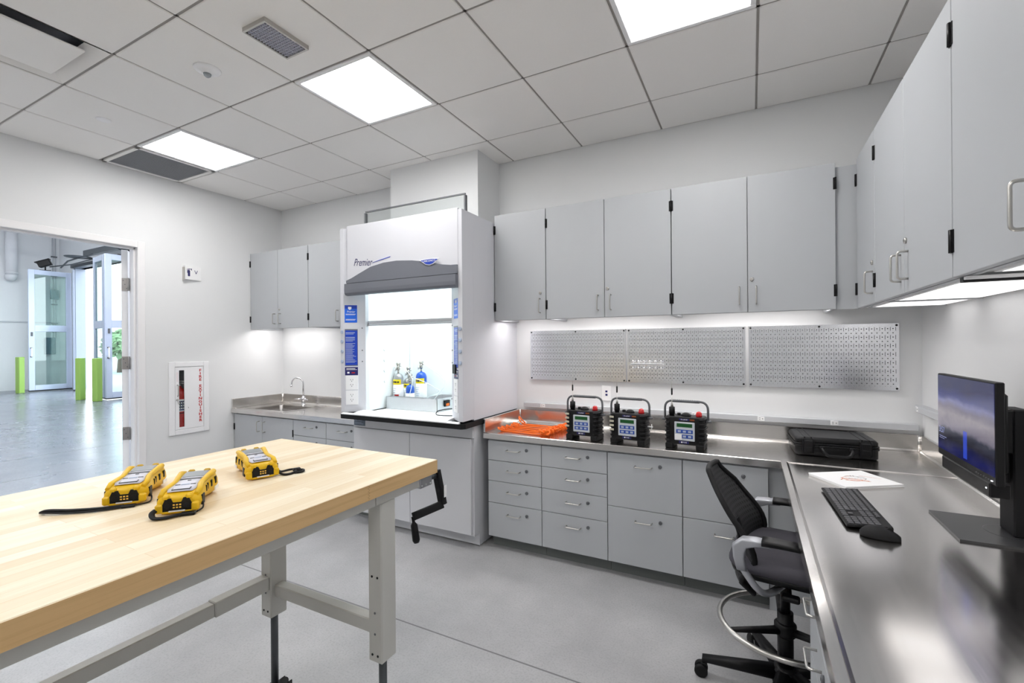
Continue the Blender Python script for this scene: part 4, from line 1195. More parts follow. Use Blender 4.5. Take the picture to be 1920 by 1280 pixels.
# ------------------------------------------------------------------ desk things on the side counter
ZS = ZT - 0.004
def booklet(label, z, dx, rz, mark):
    t = thing('booklet', label, 'booklet', (0.421 + dx, 2.612, z), R(33) + rz, 'white booklets on the side counter')
    MB().box(-0.14, 0.14, -0.113, 0.113, 0.0, 0.0055, 0.001).build('pages', 'paper', t)
    if mark:
        c = MB()
        def q(pts, w, m): c.tube([(x, y, 0.0058) for x, y in pts], w, 5, m, flat=(0.25, 1))
        q(arc(-0.01, 0.0, 0.042, R(150), R(300), 10), 0.0024, 0)
        q(arc(0.0, 0.004, 0.034, R(10), R(120), 8), 0.0011, 1)
        q([(-0.075, -0.012), (-0.05, 0.004), (-0.02, -0.01), (0.01, -0.03), (0.03, -0.052)], 0.0026, 0)
        q([(-0.06, -0.022), (-0.03, -0.026), (0.01, -0.046), (0.03, -0.06)], 0.002, 0)
        q([(0.03, -0.028), (0.046, -0.02), (0.05, 0.004), (0.03, 0.02)], 0.0013, 1)
        q([(-0.05, 0.012), (-0.03, 0.026), (0.0, 0.034), (0.02, 0.03)], 0.0011, 0)
        for k in range(7): q([(-0.035 + 0.011 * k, 0.002 - 0.004 * k), (-0.032 + 0.011 * k, 0.011 - 0.004 * k), (-0.028 + 0.011 * k, 0.0 - 0.004 * k)], 0.0009, k % 2)
        q([(0.012, 0.03), (0.017, 0.042)], 0.0016, 1); q([(0.022, 0.026), (0.028, 0.038)], 0.0016, 1)
        q([(0.05, 0.03), (0.11, -0.03)], 0.0006, 0); q([(0.06, 0.034), (0.1, -0.008)], 0.0006, 0)
        c.build('cover_print', ['orangeink', 'blackink'], t)
booklet('plain white booklet at the bottom of the pair on the side counter', ZS, 0.002, R(-1.0), False)
booklet('white booklet with an orange and black printed emblem, on top of the pair', ZS + 0.0065, 0, 0, True)

t = thing('keyboard', 'black computer keyboard on the steel side counter', 'keyboard', (0.345, 2.165, ZS), R(-87))
b = MB()
b.prism([(-0.066, 0.006), (-0.066, 0.012), (0.064, 0.022), (0.066, 0.014)], 'x', -0.222, 0.222)
b.box(-0.222, 0.222, 0.05, 0.066, 0.004, 0.02, 0.002)
b.build('case', 'matt', t)
b = MB()
b.box(-0.19, -0.17, 0.045, 0.058, 0.0, 0.006).box(0.17, 0.19, 0.045, 0.058, 0.0, 0.006).box(-0.19, -0.17, -0.058, -0.045, 0.0, 0.007).box(0.17, 0.19, -0.058, -0.045, 0.0, 0.007)
b.build('feet', 'rubber', t)
keys = MB()
def key(x0, x1, row):
    y0 = -0.058 + 0.0192 * row + (0.004 if row == 5 else 0)
    y1 = y0 + (0.0165 if row < 5 else 0.011)
    zb_ = 0.0125 + (y0 + 0.066) * 0.077
    keys.box(x0 + 0.0012, x1 - 0.0012, y0, y1, zb_ - 0.003, zb_ + 0.0042, 0.0013)
U = 0.0191
rows = [[1.25, 1.25, 1.25, 6.25, 1.25, 1.25, 1.25, 1.25], [2.25] + [1] * 10 + [2.75], [1.75] + [1] * 11 + [2.25], [1.5] + [1] * 12 + [1.5], [1] * 13 + [2], [1] * 13 + [2]]
for r_, ws in enumerate(rows):
    x = -0.214
    for w in ws:
        key(x, x + w * U, r_); x += w * U
x1_ = -0.214 + 15.25 * U
for r_ in (3, 4, 5):
    for k in range(3): key(x1_ + k * U, x1_ + (k + 1) * U, r_)
for k in range(3): key(x1_ + k * U, x1_ + (k + 1) * U, 0)
key(x1_ + U, x1_ + 2 * U, 1)
x2_ = x1_ + 3.25 * U
for r_ in (4, 3, 2, 1, 0):
    for k in range(4):
        if x2_ + (k + 1) * U < 0.222: key(x2_ + k * U, x2_ + (k + 1) * U, r_)
ko = keys.build('keys', plain('key_caps', rgb(62, 62, 66), 0.4), t); ko['kind'] = 'stuff'

t = thing('mouse', 'black computer mouse beside the keyboard on the side counter', 'mouse', (0.374, 1.893, ZS), R(-8))
secs = []
for k in range(13):
    f_ = k / 12
    x = -0.054 + 0.108 * f_
    w = 0.032 * (math.sin(PI * (0.06 + 0.88 * f_)) ** 0.45) * (1.04 - 0.14 * f_)
    h = 0.036 * (math.sin(PI * (0.05 + 0.9 * f_ ** 0.85)) ** 0.6)
    secs.append([(x, w * math.cos(a), 0.002 + (h * math.sin(a) if math.sin(a) > 0 else 0.0)) for a in [PI * q / 12 for q in range(13)]])
MB().loft(secs).build('shell', 'matt', t)
MB().cyl((0.026, -0.003, 0.0285), (0.026, 0.003, 0.0285), 0.009, n=12).build('scroll_wheel', 'rubber', t)

# monitor on its stand
t = thing('monitor', 'black computer monitor showing a dark blue landscape on the side counter', 'monitor', (0.70, 2.12, ZS))
b = MB().prism([(0.596, 2.262), (0.596, 1.968), (0.83, 1.968), (0.83, 2.262)], 'z', ZS, ZS + 0.007)
b.lathe([(0.075, 0), (0.075, 0.0006), (0.072, 0.0006)], (0.775, 2.11, ZS + 0.007), 28)
b.build('base', plain('stand_base', rgb(62, 62, 64), 0.32), t, True)
b = MB().box(0.757, 0.80, 2.06, 2.16, ZS + 0.007, 1.265, 0.004).box(0.751, 0.758, 2.085, 2.135, 1.02, 1.25, 0.002)
b.cyl((0.744, 2.11, 0.975), (0.757, 2.11, 0.975), 0.016, n=16)
b.build('stand_column', 'matt', t, True)
b = MB().box(0.685, 0.757, 2.05, 2.22, 1.12, 1.265, 0.006)
b.build('mount', 'black', t, True)
TH = R(-3)
hd = MB().box(0.0, 0.022, -0.242, 0.242, 0.0, 0.318, 0.003).box(0.02, 0.045, -0.2, 0.2, 0.03, 0.28, 0.006).build('display', 'black', t)
hd.location = (0.66 - 0.70, 2.145 - 2.12, 1.045 - ZS)
sc_ = MB().box(-0.0012, 0.0006, -0.236, 0.236, 0.026, 0.312).build('screen', 'screen', hd)
b = MB()
b.text('3:57', 0.032, face_nx(-0.0016, 0.196, 0.10), 0, 0.0002, 0, 'CENTER')
b.box(-0.002, -0.0014, 0.15, 0.22, 0.075, 0.0775).box(-0.002, -0.0014, 0.17, 0.22, 0.068, 0.07)
b.build('clock_text', emit('screen_text', rgb(120, 128, 170), 0.5), hd)
b = MB()
for k in range(6): b.box(-0.002, 0.0, -0.2 + 0.018 * k, -0.194 + 0.018 * k, 0.01, 0.012)
b.build('buttons', 'grey', hd)
MB().box(-0.0025, 0.0, -0.222, -0.214, 0.01, 0.0125).build('power_light', 'led', hd)
b = MB().box(-0.001, 0.05, -0.2, 0.2, -0.046, 0.001, 0.004)
b.build('sound_bar', 'black', hd)
MB().box(-0.0052, -0.0042, -0.192, -0.186, -0.02, -0.016).build('indicator', 'led', hd)
t = thing('mini_computer', 'black mini computer clamped behind the monitor stand', 'computer', (0.82, 2.1, 1.04))
MB().box(-0.015, 0.02, -0.1, 0.09, 0.0, 0.195, 0.005).build('case', 'matt', t)
MB().box(-0.018, -0.014, -0.09, -0.02, 0.01, 0.18, 0.001).build('port_panel', 'black', t)
MB().box(-0.0188, -0.015, 0.0, 0.04, 0.15, 0.19, 0.001).build('bracket', 'grey', t)

# ------------------------------------------------------------------ drafting chair
t = thing('drafting_chair', 'black drafting chair with silver arms and a foot ring at the side counter', 'chair', (0.118, 2.215, 0), R(-6))
def limb(p, q, w0, h0, w1, h1, b):
    p, q = Vector(p), Vector(q); d = (q - p).normalized(); sd = d.cross(Vector((0, 0, 1))).normalized()
    def sec(o, w, h):
        P = rrect(-w / 2, w / 2, -h / 2, h / 2, min(w, h) * 0.35, 3)
        return [o + sd * u + Vector((0, 0, v)) for u, v in P]
    b.loft([sec(p, w0, h0), sec(p.lerp(q, 0.5), (w0 + w1) / 2, (h0 + h1) / 2), sec(q, w1, h1)])
base = MB().lathe([(0.045, 0.05), (0.05, 0.06), (0.05, 0.12), (0.036, 0.135), (0, 0.135)], n=20)
base.build('hub', 'black', t)
for k in range(5):
    a = R(189) + k * 2 * PI / 5
    c, s_ = math.cos(a), math.sin(a)
    lg = MB(); limb((0.035 * c, 0.035 * s_, 0.1), (0.325 * c, 0.325 * s_, 0.078), 0.06, 0.055, 0.034, 0.026, lg)
    lo = lg.build('base_leg', 'black', t)
    cs = MB()
    px_, py_ = 0.318 * c, 0.318 * s_
    cs.cyl((px_, py_, 0.055), (px_, py_, 0.075), 0.009, n=10)
    for sg in (-1, 1):
        o = Vector((px_ - s_ * 0.0165 * sg + 0.012 * c, py_ + c * 0.0165 * sg + 0.012 * s_, 0.028))
        w = Vector((-s_, c, 0)) * 0.0085
        cs.tube([o - w, o - w * 0.6, o + w * 0.6, o + w], [0.022, 0.028, 0.028, 0.022], 18)
    cs.box(px_ - 0.012, px_ + 0.012, py_ - 0.012, py_ + 0.012, 0.04, 0.062, 0.004)
    cs.build('caster', 'rubber', lo)
MB().cyl((0, 0, 0.12), (0, 0, 0.36), 0.03, n=18).cyl((0, 0, 0.35), (0, 0, 0.53), 0.019, n=16).build('gas_column', 'black', t)
ring = [(0.252 * math.cos(a), 0.252 * math.sin(a), 0.305) for a in [2 * PI * k / 48 for k in range(48)]]
MB().tube(ring, 0.0115, 12, closed=True).build('foot_ring', 'nickel', t)
sp = MB()
for k in range(3):
    a = R(100) + k * 2 * PI / 3
    limb((0.02 * math.cos(a), 0.02 * math.sin(a), 0.285), (0.25 * math.cos(a), 0.25 * math.sin(a), 0.305), 0.04, 0.024, 0.02, 0.014, sp)
sp.lathe([(0.036, 0.262), (0.042, 0.27), (0.042, 0.31), (0.034, 0.318)], n=18)
sp.build('ring_bracket', 'black', t)
b = MB().box(-0.12, 0.14, -0.085, 0.085, 0.515, 0.56, 0.012).box(-0.19, -0.1, -0.05, 0.05, 0.52, 0.56, 0.01)
b.tube([(0.02, -0.08, 0.535), (0.03, -0.23, 0.53)], 0.005, 8).box(0.0, 0.06, -0.25, -0.21, 0.522, 0.54, 0.005)
b.build('mechanism', 'black', t)
def seatring(s, z, dx=0.0, lift=0.0):
    return [(0.02 + dx + u * s, v * s, z + lift * max(0, -u) ** 2) for u, v in rrect(-0.215, 0.23, -0.235, 0.235, 0.11, 7)]
MB().loft([seatring(0.86, 0.556), seatring(0.95, 0.563), seatring(0.97, 0.58), seatring(0.95, 0.586)]).build('seat_pan', 'black', t)
MB().loft([seatring(0.955, 0.583), seatring(1.0, 0.595), seatring(1.0, 0.608), seatring(0.95, 0.622), seatring(0.75, 0.627), seatring(0.3, 0.622), seatring(0.05, 0.62)]).build('seat_cushion', 'chairfab', t)
# backrest: curved shell
def bx(z, y, zf):
    lean = -0.165 - 0.16 * max(0, (z - 0.62)) ** 1.0 / 0.36 * 0.9
    lum = 0.03 * math.exp(-((z - 0.68) / 0.09) ** 2)
    return lean + lum + 1.25 * y * y - 0.022 * math.exp(-((z - 0.545) / 0.05) ** 2) + (0.05 * max(0, 0.52 - z) / 0.06)
rows_ = []
NZ, NY = 20, 16
def halfw(f_):
    return 0.215 * (0.62 + 0.38 * math.sin(PI * min(1, 0.12 + f_ * 0.95)) ** 0.6) * (1 - 0.25 * max(0, f_ - 0.8) / 0.2) * (0.84 + 0.16 * min(1, f_ / 0.25))
for i in range(NZ + 1):
    f_ = i / NZ; z = 0.475 + 0.46 * f_
    rows_.append([(bx(z, y, f_), y, z - 0.6 * y * y * max(0, f_ - 0.6)) for y in [halfw(f_) * (-1 + 2 * j / NY) for j in range(NY + 1)]])
MB().sheet(rows_, 0.008).build('backrest', 'mesh', t)
fr = MB()
loop = [r[0] for r in rows_] + rows_[-1][1:-1] + [r[-1] for r in reversed(rows_)] + list(reversed(rows_[0][1:-1]))
fr.tube(loop, 0.0115, 8, closed=True)
fr.build('back_frame', 'matt', t)
b = MB()
spine = spline([(-0.17, 0, 0.54), (-0.165, 0, 0.55), (-0.172, 0, 0.6), (-0.168, 0, 0.66), (-0.19, 0, 0.72)], 6)
b.tube(spine, 0.02, 10, flat=(0.7, 2.2))
b.build('back_spine', 'black', t)
for sg in (-1, 1):
    b = MB()
    b.tube(spline([(0.0, sg * 0.12, 0.525), (-0.045, sg * 0.2, 0.515), (-0.08, sg * 0.255, 0.55), (-0.135, sg * 0.266, 0.63)], 6), 0.0125, 10, flat=(1, 1.2))
    secs = []
    for (x, z, w_, h_) in ((-0.13, 0.615, 0.016, 0.018), (-0.14, 0.66, 0.017, 0.02), (-0.14, 0.695, 0.02, 0.026), (-0.12, 0.722, 0.024, 0.02), (-0.08, 0.731, 0.027, 0.012), (-0.03, 0.732, 0.025, 0.009)):
        ang = {0.615: 0.0, 0.66: 0.05, 0.695: 0.5, 0.722: 1.15, 0.731: 1.45, 0.732: 1.57}[z]
        ca, sa = math.cos(ang), math.sin(ang)
        secs.append([(x + v * ca, sg * 0.266 + u, z - v * sa) for u, v in rrect(-w_, w_, -h_, h_, min(w_, h_) * 0.5, 4)])
    b.loft(secs)
    ar = b.build('arm_bracket', 'chairsilver', t)
    b = MB()
    secs = []
    for k in range(9):
        f_ = k / 8
        x = -0.06 + 0.23 * f_
        w = 0.034 - 0.012 * f_ ** 2; h = 0.011 - 0.005 * f_
        zc = 0.738 + 0.004 * math.sin(PI * f_) - 0.014 * f_ ** 2
        secs.append([(x, sg * 0.264 + u, zc + v) for u, v in rrect(-w, w, -h, h, h * 0.9, 4)])
    b.loft(secs)
    b.build('arm_pad', 'black', ar)

# ------------------------------------------------------------------ butcher-block workbench
ZB = 1.0515
t = thing('workbench', 'long workbench with a butcher-block top on grey crank-adjustable legs', 'workbench', (-1.532, 0.5, 0))
TX0, TX1, TY0, TY1 = -1.989, -1.075, -0.415, 1.415
b = MB().box(TX0 + 0.0006, TX1 - 0.0006, TY0 + 0.0006, TY1 - 0.0006, ZB - 0.0495, ZB, 0.002)
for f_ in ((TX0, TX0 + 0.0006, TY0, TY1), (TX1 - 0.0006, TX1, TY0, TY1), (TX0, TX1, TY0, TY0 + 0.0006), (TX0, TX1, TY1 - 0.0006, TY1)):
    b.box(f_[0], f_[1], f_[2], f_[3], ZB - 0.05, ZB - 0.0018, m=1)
zz = [(1.062 + (0.004 if k % 2 else -0.004), ZB - 0.003 - 0.0046 * k) for k in range(11)]
for k in range(10):
    (ya, za), (yb, zb_) = zz[k], zz[k + 1]
    b.add([(TX1 + 0.0003, ya, za), (TX1 + 0.0003, ya + 0.0012, za), (TX1 + 0.0003, yb + 0.0012, zb_), (TX1 + 0.0003, yb, zb_)], [(0, 1, 2, 3)], 2)
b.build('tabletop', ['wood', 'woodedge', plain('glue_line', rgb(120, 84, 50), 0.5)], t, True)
b = MB()
zf0, zf1 = ZB - 0.083, ZB - 0.0505
b.box(-1.128, -1.088, TY0 + 0.02, 1.105, zf0, zf1, 0.002).box(-1.128, -1.088, 1.107, TY1 - 0.09, zf0, zf1, 0.002)
b.box(-1.72, -1.68, TY0 + 0.02, TY1 - 0.09, zf0, zf1, 0.002)
for y in (1.115, -0.15): b.box(-1.68, -1.128, y, y + 0.05, zf0, zf1, 0.002)
b.build('top_frame', 'benchmetal', t, True)
for (lx, ly) in ((-1.12, 1.165), (-1.69, 1.165), (-1.12, -0.12), (-1.69, -0.12)):
    lg = MB().box(lx - 0.03, lx + 0.03, ly - 0.035, ly + 0.035, 0.435, zf0, 0.004)
    for z in (0.46, 0.72):
        for dx in (-0.012, 0.012): lg.tube([(lx + dx, ly - 0.035, z), (lx + dx, ly - 0.0365, z)], [0.004, 0.004], 10, 1)
    for z in (0.53, 0.6): lg.tube([(lx, ly - 0.035, z), (lx, ly - 0.0362, z)], [0.004, 0.004], 10, 2)
    lo = lg.build('leg', ['benchmetal', 'black', 'grey'], t, True)
    inv = lambda bb, nm, mm: wchild(bb, nm, mm, lo, t)
    def wchild(bb, nm, mm, par, root):
        bb.v = [tuple(Vector(p) - Vector(root.location)) for p in bb.v]
        return bb.build(nm, mm, par)
    wchild(MB().cyl((lx, ly, 0.15), (lx, ly, 0.436), 0.0135, n=14), 'inner_rod', 'darkmetal', lo, t)
    cs = MB().lathe([(0.026, 0.135), (0.026, 0.15), (0.015, 0.155), (0, 0.155)], (lx, ly, 0), 16)
    cs.box(lx - 0.024, lx - 0.019, ly - 0.02, ly + 0.06, 0.05, 0.14, 0.002).box(lx + 0.019, lx + 0.024, ly - 0.02, ly + 0.06, 0.05, 0.14, 0.002)
    cs.tube([(lx - 0.016, ly + 0.03, 0.062), (lx - 0.012, ly + 0.03, 0.062), (lx + 0.012, ly + 0.03, 0.062), (lx + 0.016, ly + 0.03, 0.062)], [0.05, 0.062, 0.062, 0.05], 24)
    cs.box(lx + 0.02, lx + 0.062, ly - 0.012, ly + 0.03, 0.135, 0.165, 0.006).tube([(lx + 0.05, ly, 0.15), (lx + 0.064, ly - 0.005, 0.19)], [0.012, 0.016], 12)
    wchild(cs, 'caster', 'rubber', lo, t)
for y in (1.145, -0.14):
    MB().box(-1.66, -1.15, y, y + 0.04, 0.515, 0.562, 0.003).build('cross_rail', 'benchmetal', t, True)
b = MB().box(-1.71, -1.67, -0.085, 0.93, 0.547, 0.594, 0.003).box(-1.713, -1.667, 0.93, 1.13, 0.544, 0.597, 0.003)
b.build('long_rail', 'benchmetal', t, True)
b = MB().box(-1.125, -1.085, TY1 - 0.09, TY1 - 0.02, zf0 - 0.008, zf1, 0.002)
for y in (TY1 - 0.08, TY1 - 0.055, TY1 - 0.03): b.cyl((-1.085, y, zf0 + 0.0), (-1.081, y, zf0 + 0.0), 0.004, n=8)
b.build('crank_bracket', 'alu', t, True)
b = MB().cyl((-1.105, TY1 - 0.03, zf0 + 0.012), (-1.105, TY1 + 0.028, zf0 + 0.012), 0.011, n=12)
b.build('crank_shaft', 'darkmetal', t, True)
b = MB()
k0, k1 = Vector((-1.105, TY1 + 0.032, zf0 + 0.014)), Vector((-1.078, TY1 + 0.036, zf0 - 0.10))
def bar(p, q, w, d_, m=0):
    p, q = Vector(p), Vector(q); dd = (q - p).normalized(); sd = Vector((0, 1, 0)); nn = dd.cross(sd).normalized(); sd = nn.cross(dd)
    P = rrect(-w / 2, w / 2, -d_ / 2, d_ / 2, min(w, d_) * 0.25, 2)
    b.loft([[o + nn * u + sd * v for u, v in P] for o in (p, q)], m, False)
bar(k0 + Vector((0, 0, 0.016)), k1, 0.032, 0.022)
bar(k1, k1 + Vector((-0.02, -0.17, 0.0)) * 0.55 + Vector((-0.06, 0, -0.03)), 0.03, 0.022)
b.box(k1.x + 0.012, k1.x + 0.0135, k1.y - 0.008, k1.y + 0.008, k1.z + 0.03, k1.z + 0.075, m=1)
b.build('crank_arm', ['matt', 'paper'], t, True)
e = k1 + Vector((-0.02, -0.17, 0.0)) * 0.55 + Vector((-0.06, 0, -0.03))
MB().tube([e, e + Vector((0.004, 0, -0.02)), e + Vector((0.006, 0, -0.03)), e + Vector((0.016, 0, -0.085)), e + Vector((0.018, 0, -0.095))], [0.006, 0.006, 0.013, 0.0145, 0.01], 12).build('crank_grip', 'black', t, True)

# ------------------------------------------------------------------ yellow handheld gas detectors
def detector(label, x, y, face, strap):
    """front (contacts) end looks along 'face' (angle); length along local -y is the front"""
    t = thing('gas_detector', label, 'gas detector', (x, y, ZB), face + PI / 2, 'yellow handheld gas detectors')
    # local: front end at -y, back at +y, width x, up z
    prof = [(-0.097, 0.040, 0.010, 0.040), (-0.092, 0.047, 0.006, 0.047), (-0.075, 0.051, 0.004, 0.052), (-0.052, 0.050, 0.004, 0.055), (-0.03, 0.044, 0.006, 0.057), (-0.005, 0.041, 0.007, 0.058),
            (0.02, 0.043, 0.006, 0.060), (0.045, 0.047, 0.003, 0.062), (0.07, 0.049, 0.0, 0.064), (0.09, 0.047, 0.0, 0.063), (0.097, 0.041, 0.006, 0.056)]
    def sec(y_, w, z0, z1, g=0.0):
        h = z1 - z0
        q = [(-0.62, 0.0), (0.62, 0.0), (0.9, 0.16), (1.0, 0.42), (0.98, 0.66), (0.86, 0.9), (0.68, 1.0), (-0.68, 1.0), (-0.86, 0.9), (-0.98, 0.66), (-1.0, 0.42), (-0.9, 0.16)]
        return [(u * w, y_, z0 + v * h) for u, v in q]
    b = MB().loft([sec(*p) for p in prof])
    # bumpers: raised corners along the top edges and flanks
    for sg in (-1, 1):
        b.tube([(sg * 0.040, -0.088, 0.047), (sg * 0.041, -0.06, 0.054), (sg * 0.035, -0.03, 0.058), (sg * 0.033, -0.004, 0.0595), (sg * 0.036, 0.03, 0.0625), (sg * 0.040, 0.07, 0.066), (sg * 0.036, 0.092, 0.062)], [0.006, 0.008, 0.0075, 0.007, 0.008, 0.008, 0.006], 8)
        b.box(sg * 0.026 - 0.008, sg * 0.026 + 0.008, -0.1, -0.084, 0.038, 0.052, 0.004)
        b.box(sg * 0.04 - 0.009, sg * 0.04 + 0.009, -0.102, -0.088, 0.006, 0.03, 0.004)
    b.box(-0.036, 0.036, -0.1, -0.088, 0.003, 0.012, 0.003)
    b.build('rubber_boot', 'yellow', t)
    # faceplate follows the top
    rows2 = []
    for y_, w, zt_ in ((-0.078, 0.028, 0.0525), (-0.05, 0.036, 0.0558), (-0.02, 0.030, 0.0582), (0.01, 0.030, 0.0598), (0.05, 0.036, 0.0632), (0.086, 0.033, 0.0645)):
        rows2.append([(-w, y_, zt_ + 0.0018), (-w * 0.5, y_, zt_ + 0.003), (w * 0.5, y_, zt_ + 0.003), (w, y_, zt_ + 0.0018)])
    fp = MB().sheet(rows2, 0.0012).build('faceplate', 'silverp', t)
    def strip(x0, x1, y0, y1, m, bb, lift=0.0048):
        za = 0.0555 + (y0 + 0.05) * 0.066; zb_ = 0.0555 + (y1 + 0.05) * 0.066
        bb.add([(x0, y0, za + lift), (x1, y0, za + lift), (x1, y1, zb_ + lift), (x0, y1, zb_ + lift), (x0, y0, za), (x1, y0, za), (x1, y1, zb_), (x0, y1, zb_)],
               [(0, 1, 2, 3), (0, 1, 5, 4), (1, 2, 6, 5), (2, 3, 7, 6), (3, 0, 4, 7)], m)
    dsp = MB(); strip(-0.026, 0.026, 0.03, 0.078, 0, dsp); dsp.build('display', 'lcd', fp)
    mk = MB()
    strip(-0.026, 0.026, 0.010, 0.0185, 0, mk)
    strip(-0.004, 0.004, -0.002, 0.002, 0, mk)
    strip(-0.024, -0.012, -0.034, -0.031, 0, mk); strip(-0.01, 0.01, -0.036, -0.029, 2, mk); strip(0.012, 0.024, -0.034, -0.031, 0, mk)
    strip(-0.021, 0.021, -0.071, -0.057, 0, mk); strip(-0.019, 0.019, -0.0695, -0.0585, 1, mk, 0.0052)
    mk.build('key_markings', ['grey', 'silverp', 'keygrey'], fp)
    # black connector plate at the front
    c = MB()
    c.prism([(-0.034, 0.010), (0.034, 0.010), (0.034, 0.024), (0.026, 0.043), (0.014, 0.043), (0.009, 0.032), (-0.009, 0.032), (-0.014, 0.043), (-0.026, 0.043), (-0.034, 0.024)], 'y', -0.099, -0.094, 0)
    for zz_ in (0.019, 0.026):
        for xx_ in (-0.007, 0, 0.007): c.box(xx_ - 0.0022, xx_ + 0.0022, -0.0996, -0.0988, zz_ - 0.0018, zz_ + 0.0018, m=1)
    for xx_ in (-0.021, 0.021): c.tube([(xx_, -0.0988, 0.022), (xx_, -0.0994, 0.022)], [0.008, 0.006], 12, 2)
    c.box(-0.018, 0.018, -0.1015, -0.099, 0.0085, 0.0115, m=3)
    c.build('charging_contacts', ['black', 'gold', 'matt', 'paper'], t)
    for sg in (-1, 1):
        for y_, z_, w_, h_ in ((-0.066, 0.026, 0.011, 0.014), (0.0, 0.036, 0.003, 0.009), (0.013, 0.038, 0.0035, 0.01), (0.035, 0.04, 0.005, 0.010), (0.064, 0.042, 0.006, 0.011)):
            wq = 0.0515 if y_ < -0.05 else (0.0425 if y_ < 0.02 else (0.0462 if y_ < 0.05 else 0.0492))
            MB().box(sg * wq, sg * (wq - 0.004), y_ - w_, y_ + w_, z_ - h_, z_ + h_, 0.0015).build('grip_slot', 'black', t)
        MB().box(sg * 0.0496, sg * 0.046, 0.055, 0.085, 0.012, 0.024, 0.001).build('side_sticker', 'paper', t)
    for xx_ in (-0.02, 0.02): MB().box(xx_ - 0.008, xx_ + 0.008, 0.082, 0.096, 0.062, 0.0715, 0.003).build('sensor_lug', plain('olive_rubber', rgb(196, 156, 30), 0.5), t)
    st = MB()
    if strap == 0:     # laid out long along the table
        st.tube(spline([(0.05, -0.066, 0.02), (0.056, -0.078, 0.008), (0.055, -0.1, 0.0035), (0.03, -0.118, 0.004)], 5), 0.0022, 6, 1)
        st.box(0.0, 0.032, -0.126, -0.112, 0.0008, 0.008, 0.002, 1)
        st.tube(spline([(0.004, -0.12, 0.004), (-0.05, -0.126, 0.004), (-0.11, -0.115, 0.004), (-0.16, -0.1, 0.006), (-0.178, -0.086, 0.004)], 6), 0.0062, 8, 0, flat=(0.45, 1))
        st.tube(spline([(0.004, -0.118, 0.007), (-0.05, -0.121, 0.008), (-0.11, -0.111, 0.009), (-0.16, -0.097, 0.011), (-0.178, -0.086, 0.006)], 6), 0.0062, 8, 0, flat=(0.45, 1))
    elif strap == 1:   # looped in front
        st.tube(spline([(0.05, -0.066, 0.02), (0.054, -0.085, 0.008), (0.046, -0.105, 0.005)], 5), 0.0022, 6, 1)
        st.box(0.012, 0.046, -0.122, -0.106, 0.0008, 0.009, 0.002, 1)
        st.tube(spline([(0.014, -0.115, 0.005), (-0.012, -0.13, 0.005), (-0.04, -0.128, 0.005), (-0.05, -0.112, 0.012), (-0.047, -0.098, 0.016)], 6), 0.0068, 8, 0, flat=(0.5, 1))
    else:              # bunched up at the side
        st.tube(spline([(0.05, -0.066, 0.02), (0.062, -0.062, 0.006), (0.092, -0.05, 0.004), (0.115, -0.058, 0.005)], 5), 0.0035, 6, 0)
        st.tube(spline([(0.05, -0.07, 0.02), (0.056, -0.085, 0.006), (0.066, -0.106, 0.004), (0.09, -0.103, 0.004), (0.115, -0.07, 0.005)], 5), 0.004, 6, 0)
        st.box(0.098, 0.124, -0.082, -0.066, 0.001, 0.012, 0.003, 1)
        st.tube(spline([(0.112, -0.08, 0.006), (0.128, -0.092, 0.005), (0.118, -0.108, 0.004), (0.096, -0.104, 0.005)], 5), 0.0045, 6, 0)
    st.build('wrist_strap', ['matt', 'black'], t)
    return t
detector('yellow gas detector with its black strap stretched out along the bench', -1.625, 0.688, math.atan2(-0.64, 0.77), 0)
detector('yellow gas detector with its strap looped in front, nearest the bench edge', -1.415, 0.722, math.atan2(-0.68, 0.73), 1)
detector('yellow gas detector on its own farther along the bench', -1.532, 0.992, math.atan2(-0.36, 0.93), 2)

# ------------------------------------------------------------------ left wall: extinguisher cabinet and signs
t = thing('extinguisher_cabinet', 'white recessed fire extinguisher cabinet with red lettering on the left wall', 'cabinet', (XL, 2.46, 0.66))
y0, y1, z0, z1 = -0.176, 0.176, 0.0, 0.685
b = MB()
b.box(0.001, 0.014, y0, y0 + 0.05, z0, z1, 0.003).box(0.001, 0.014, y1 - 0.05, y1, z0, z1, 0.003).box(0.001, 0.014, y0 + 0.05, y1 - 0.05, z0, z0 + 0.045, 0.003).box(0.001, 0.014, y0 + 0.05, y1 - 0.05, z1 - 0.045, z1, 0.003)
b.build('trim_frame', 'white', t)
b = MB()
wy0, wy1, wz0, wz1 = -0.09, -0.045, 0.07, 0.607
b.box(0.003, 0.009, y0 + 0.053, wy0, 0.048, z1 - 0.048).box(0.003, 0.009, wy1, y1 - 0.053, 0.048, z1 - 0.048).box(0.003, 0.009, wy0, wy1, 0.048, wz0).box(0.003, 0.009, wy0, wy1, wz1, z1 - 0.048)
dr = b.build('door', 'white', t)
MB().box(0.005, 0.007, wy0, wy1, wz0, wz1).build('window', 'glass', dr)
b = MB()
word = 'FIRE EXTINGUISHER'
zt_ = 0.598
for ch in word:
    if ch != ' ': b.text(ch, 0.034, face_px(0.0095, 0.096, zt_), 0, 0.0003, 0, 'CENTER', 1.25, 0.0012)
    zt_ -= 0.0305
b.build('lettering', 'red', dr)
MB().tube(bend([(0.009, -0.105, 0.365), (0.03, -0.105, 0.365), (0.03, -0.105, 0.47), (0.009, -0.105, 0.47)], 0.01), 0.004, 8).build('handle', 'nickel', dr)
MB().cyl((0.009, -0.107, 0.33), (0.02, -0.107, 0.33), 0.009, n=12).cyl((0.02, -0.107, 0.33), (0.022, -0.101, 0.29), 0.003, n=6).build('lock', 'nickel', dr)
b = MB()
for k in range(3): b.box(0.009, 0.0095, -0.112 + 0.005 * k, -0.109 + 0.005 * k, 0.5, 0.59)
b.build('notice', plain('pale_pink_print', rgb(228, 214, 216), 0.6), dr)
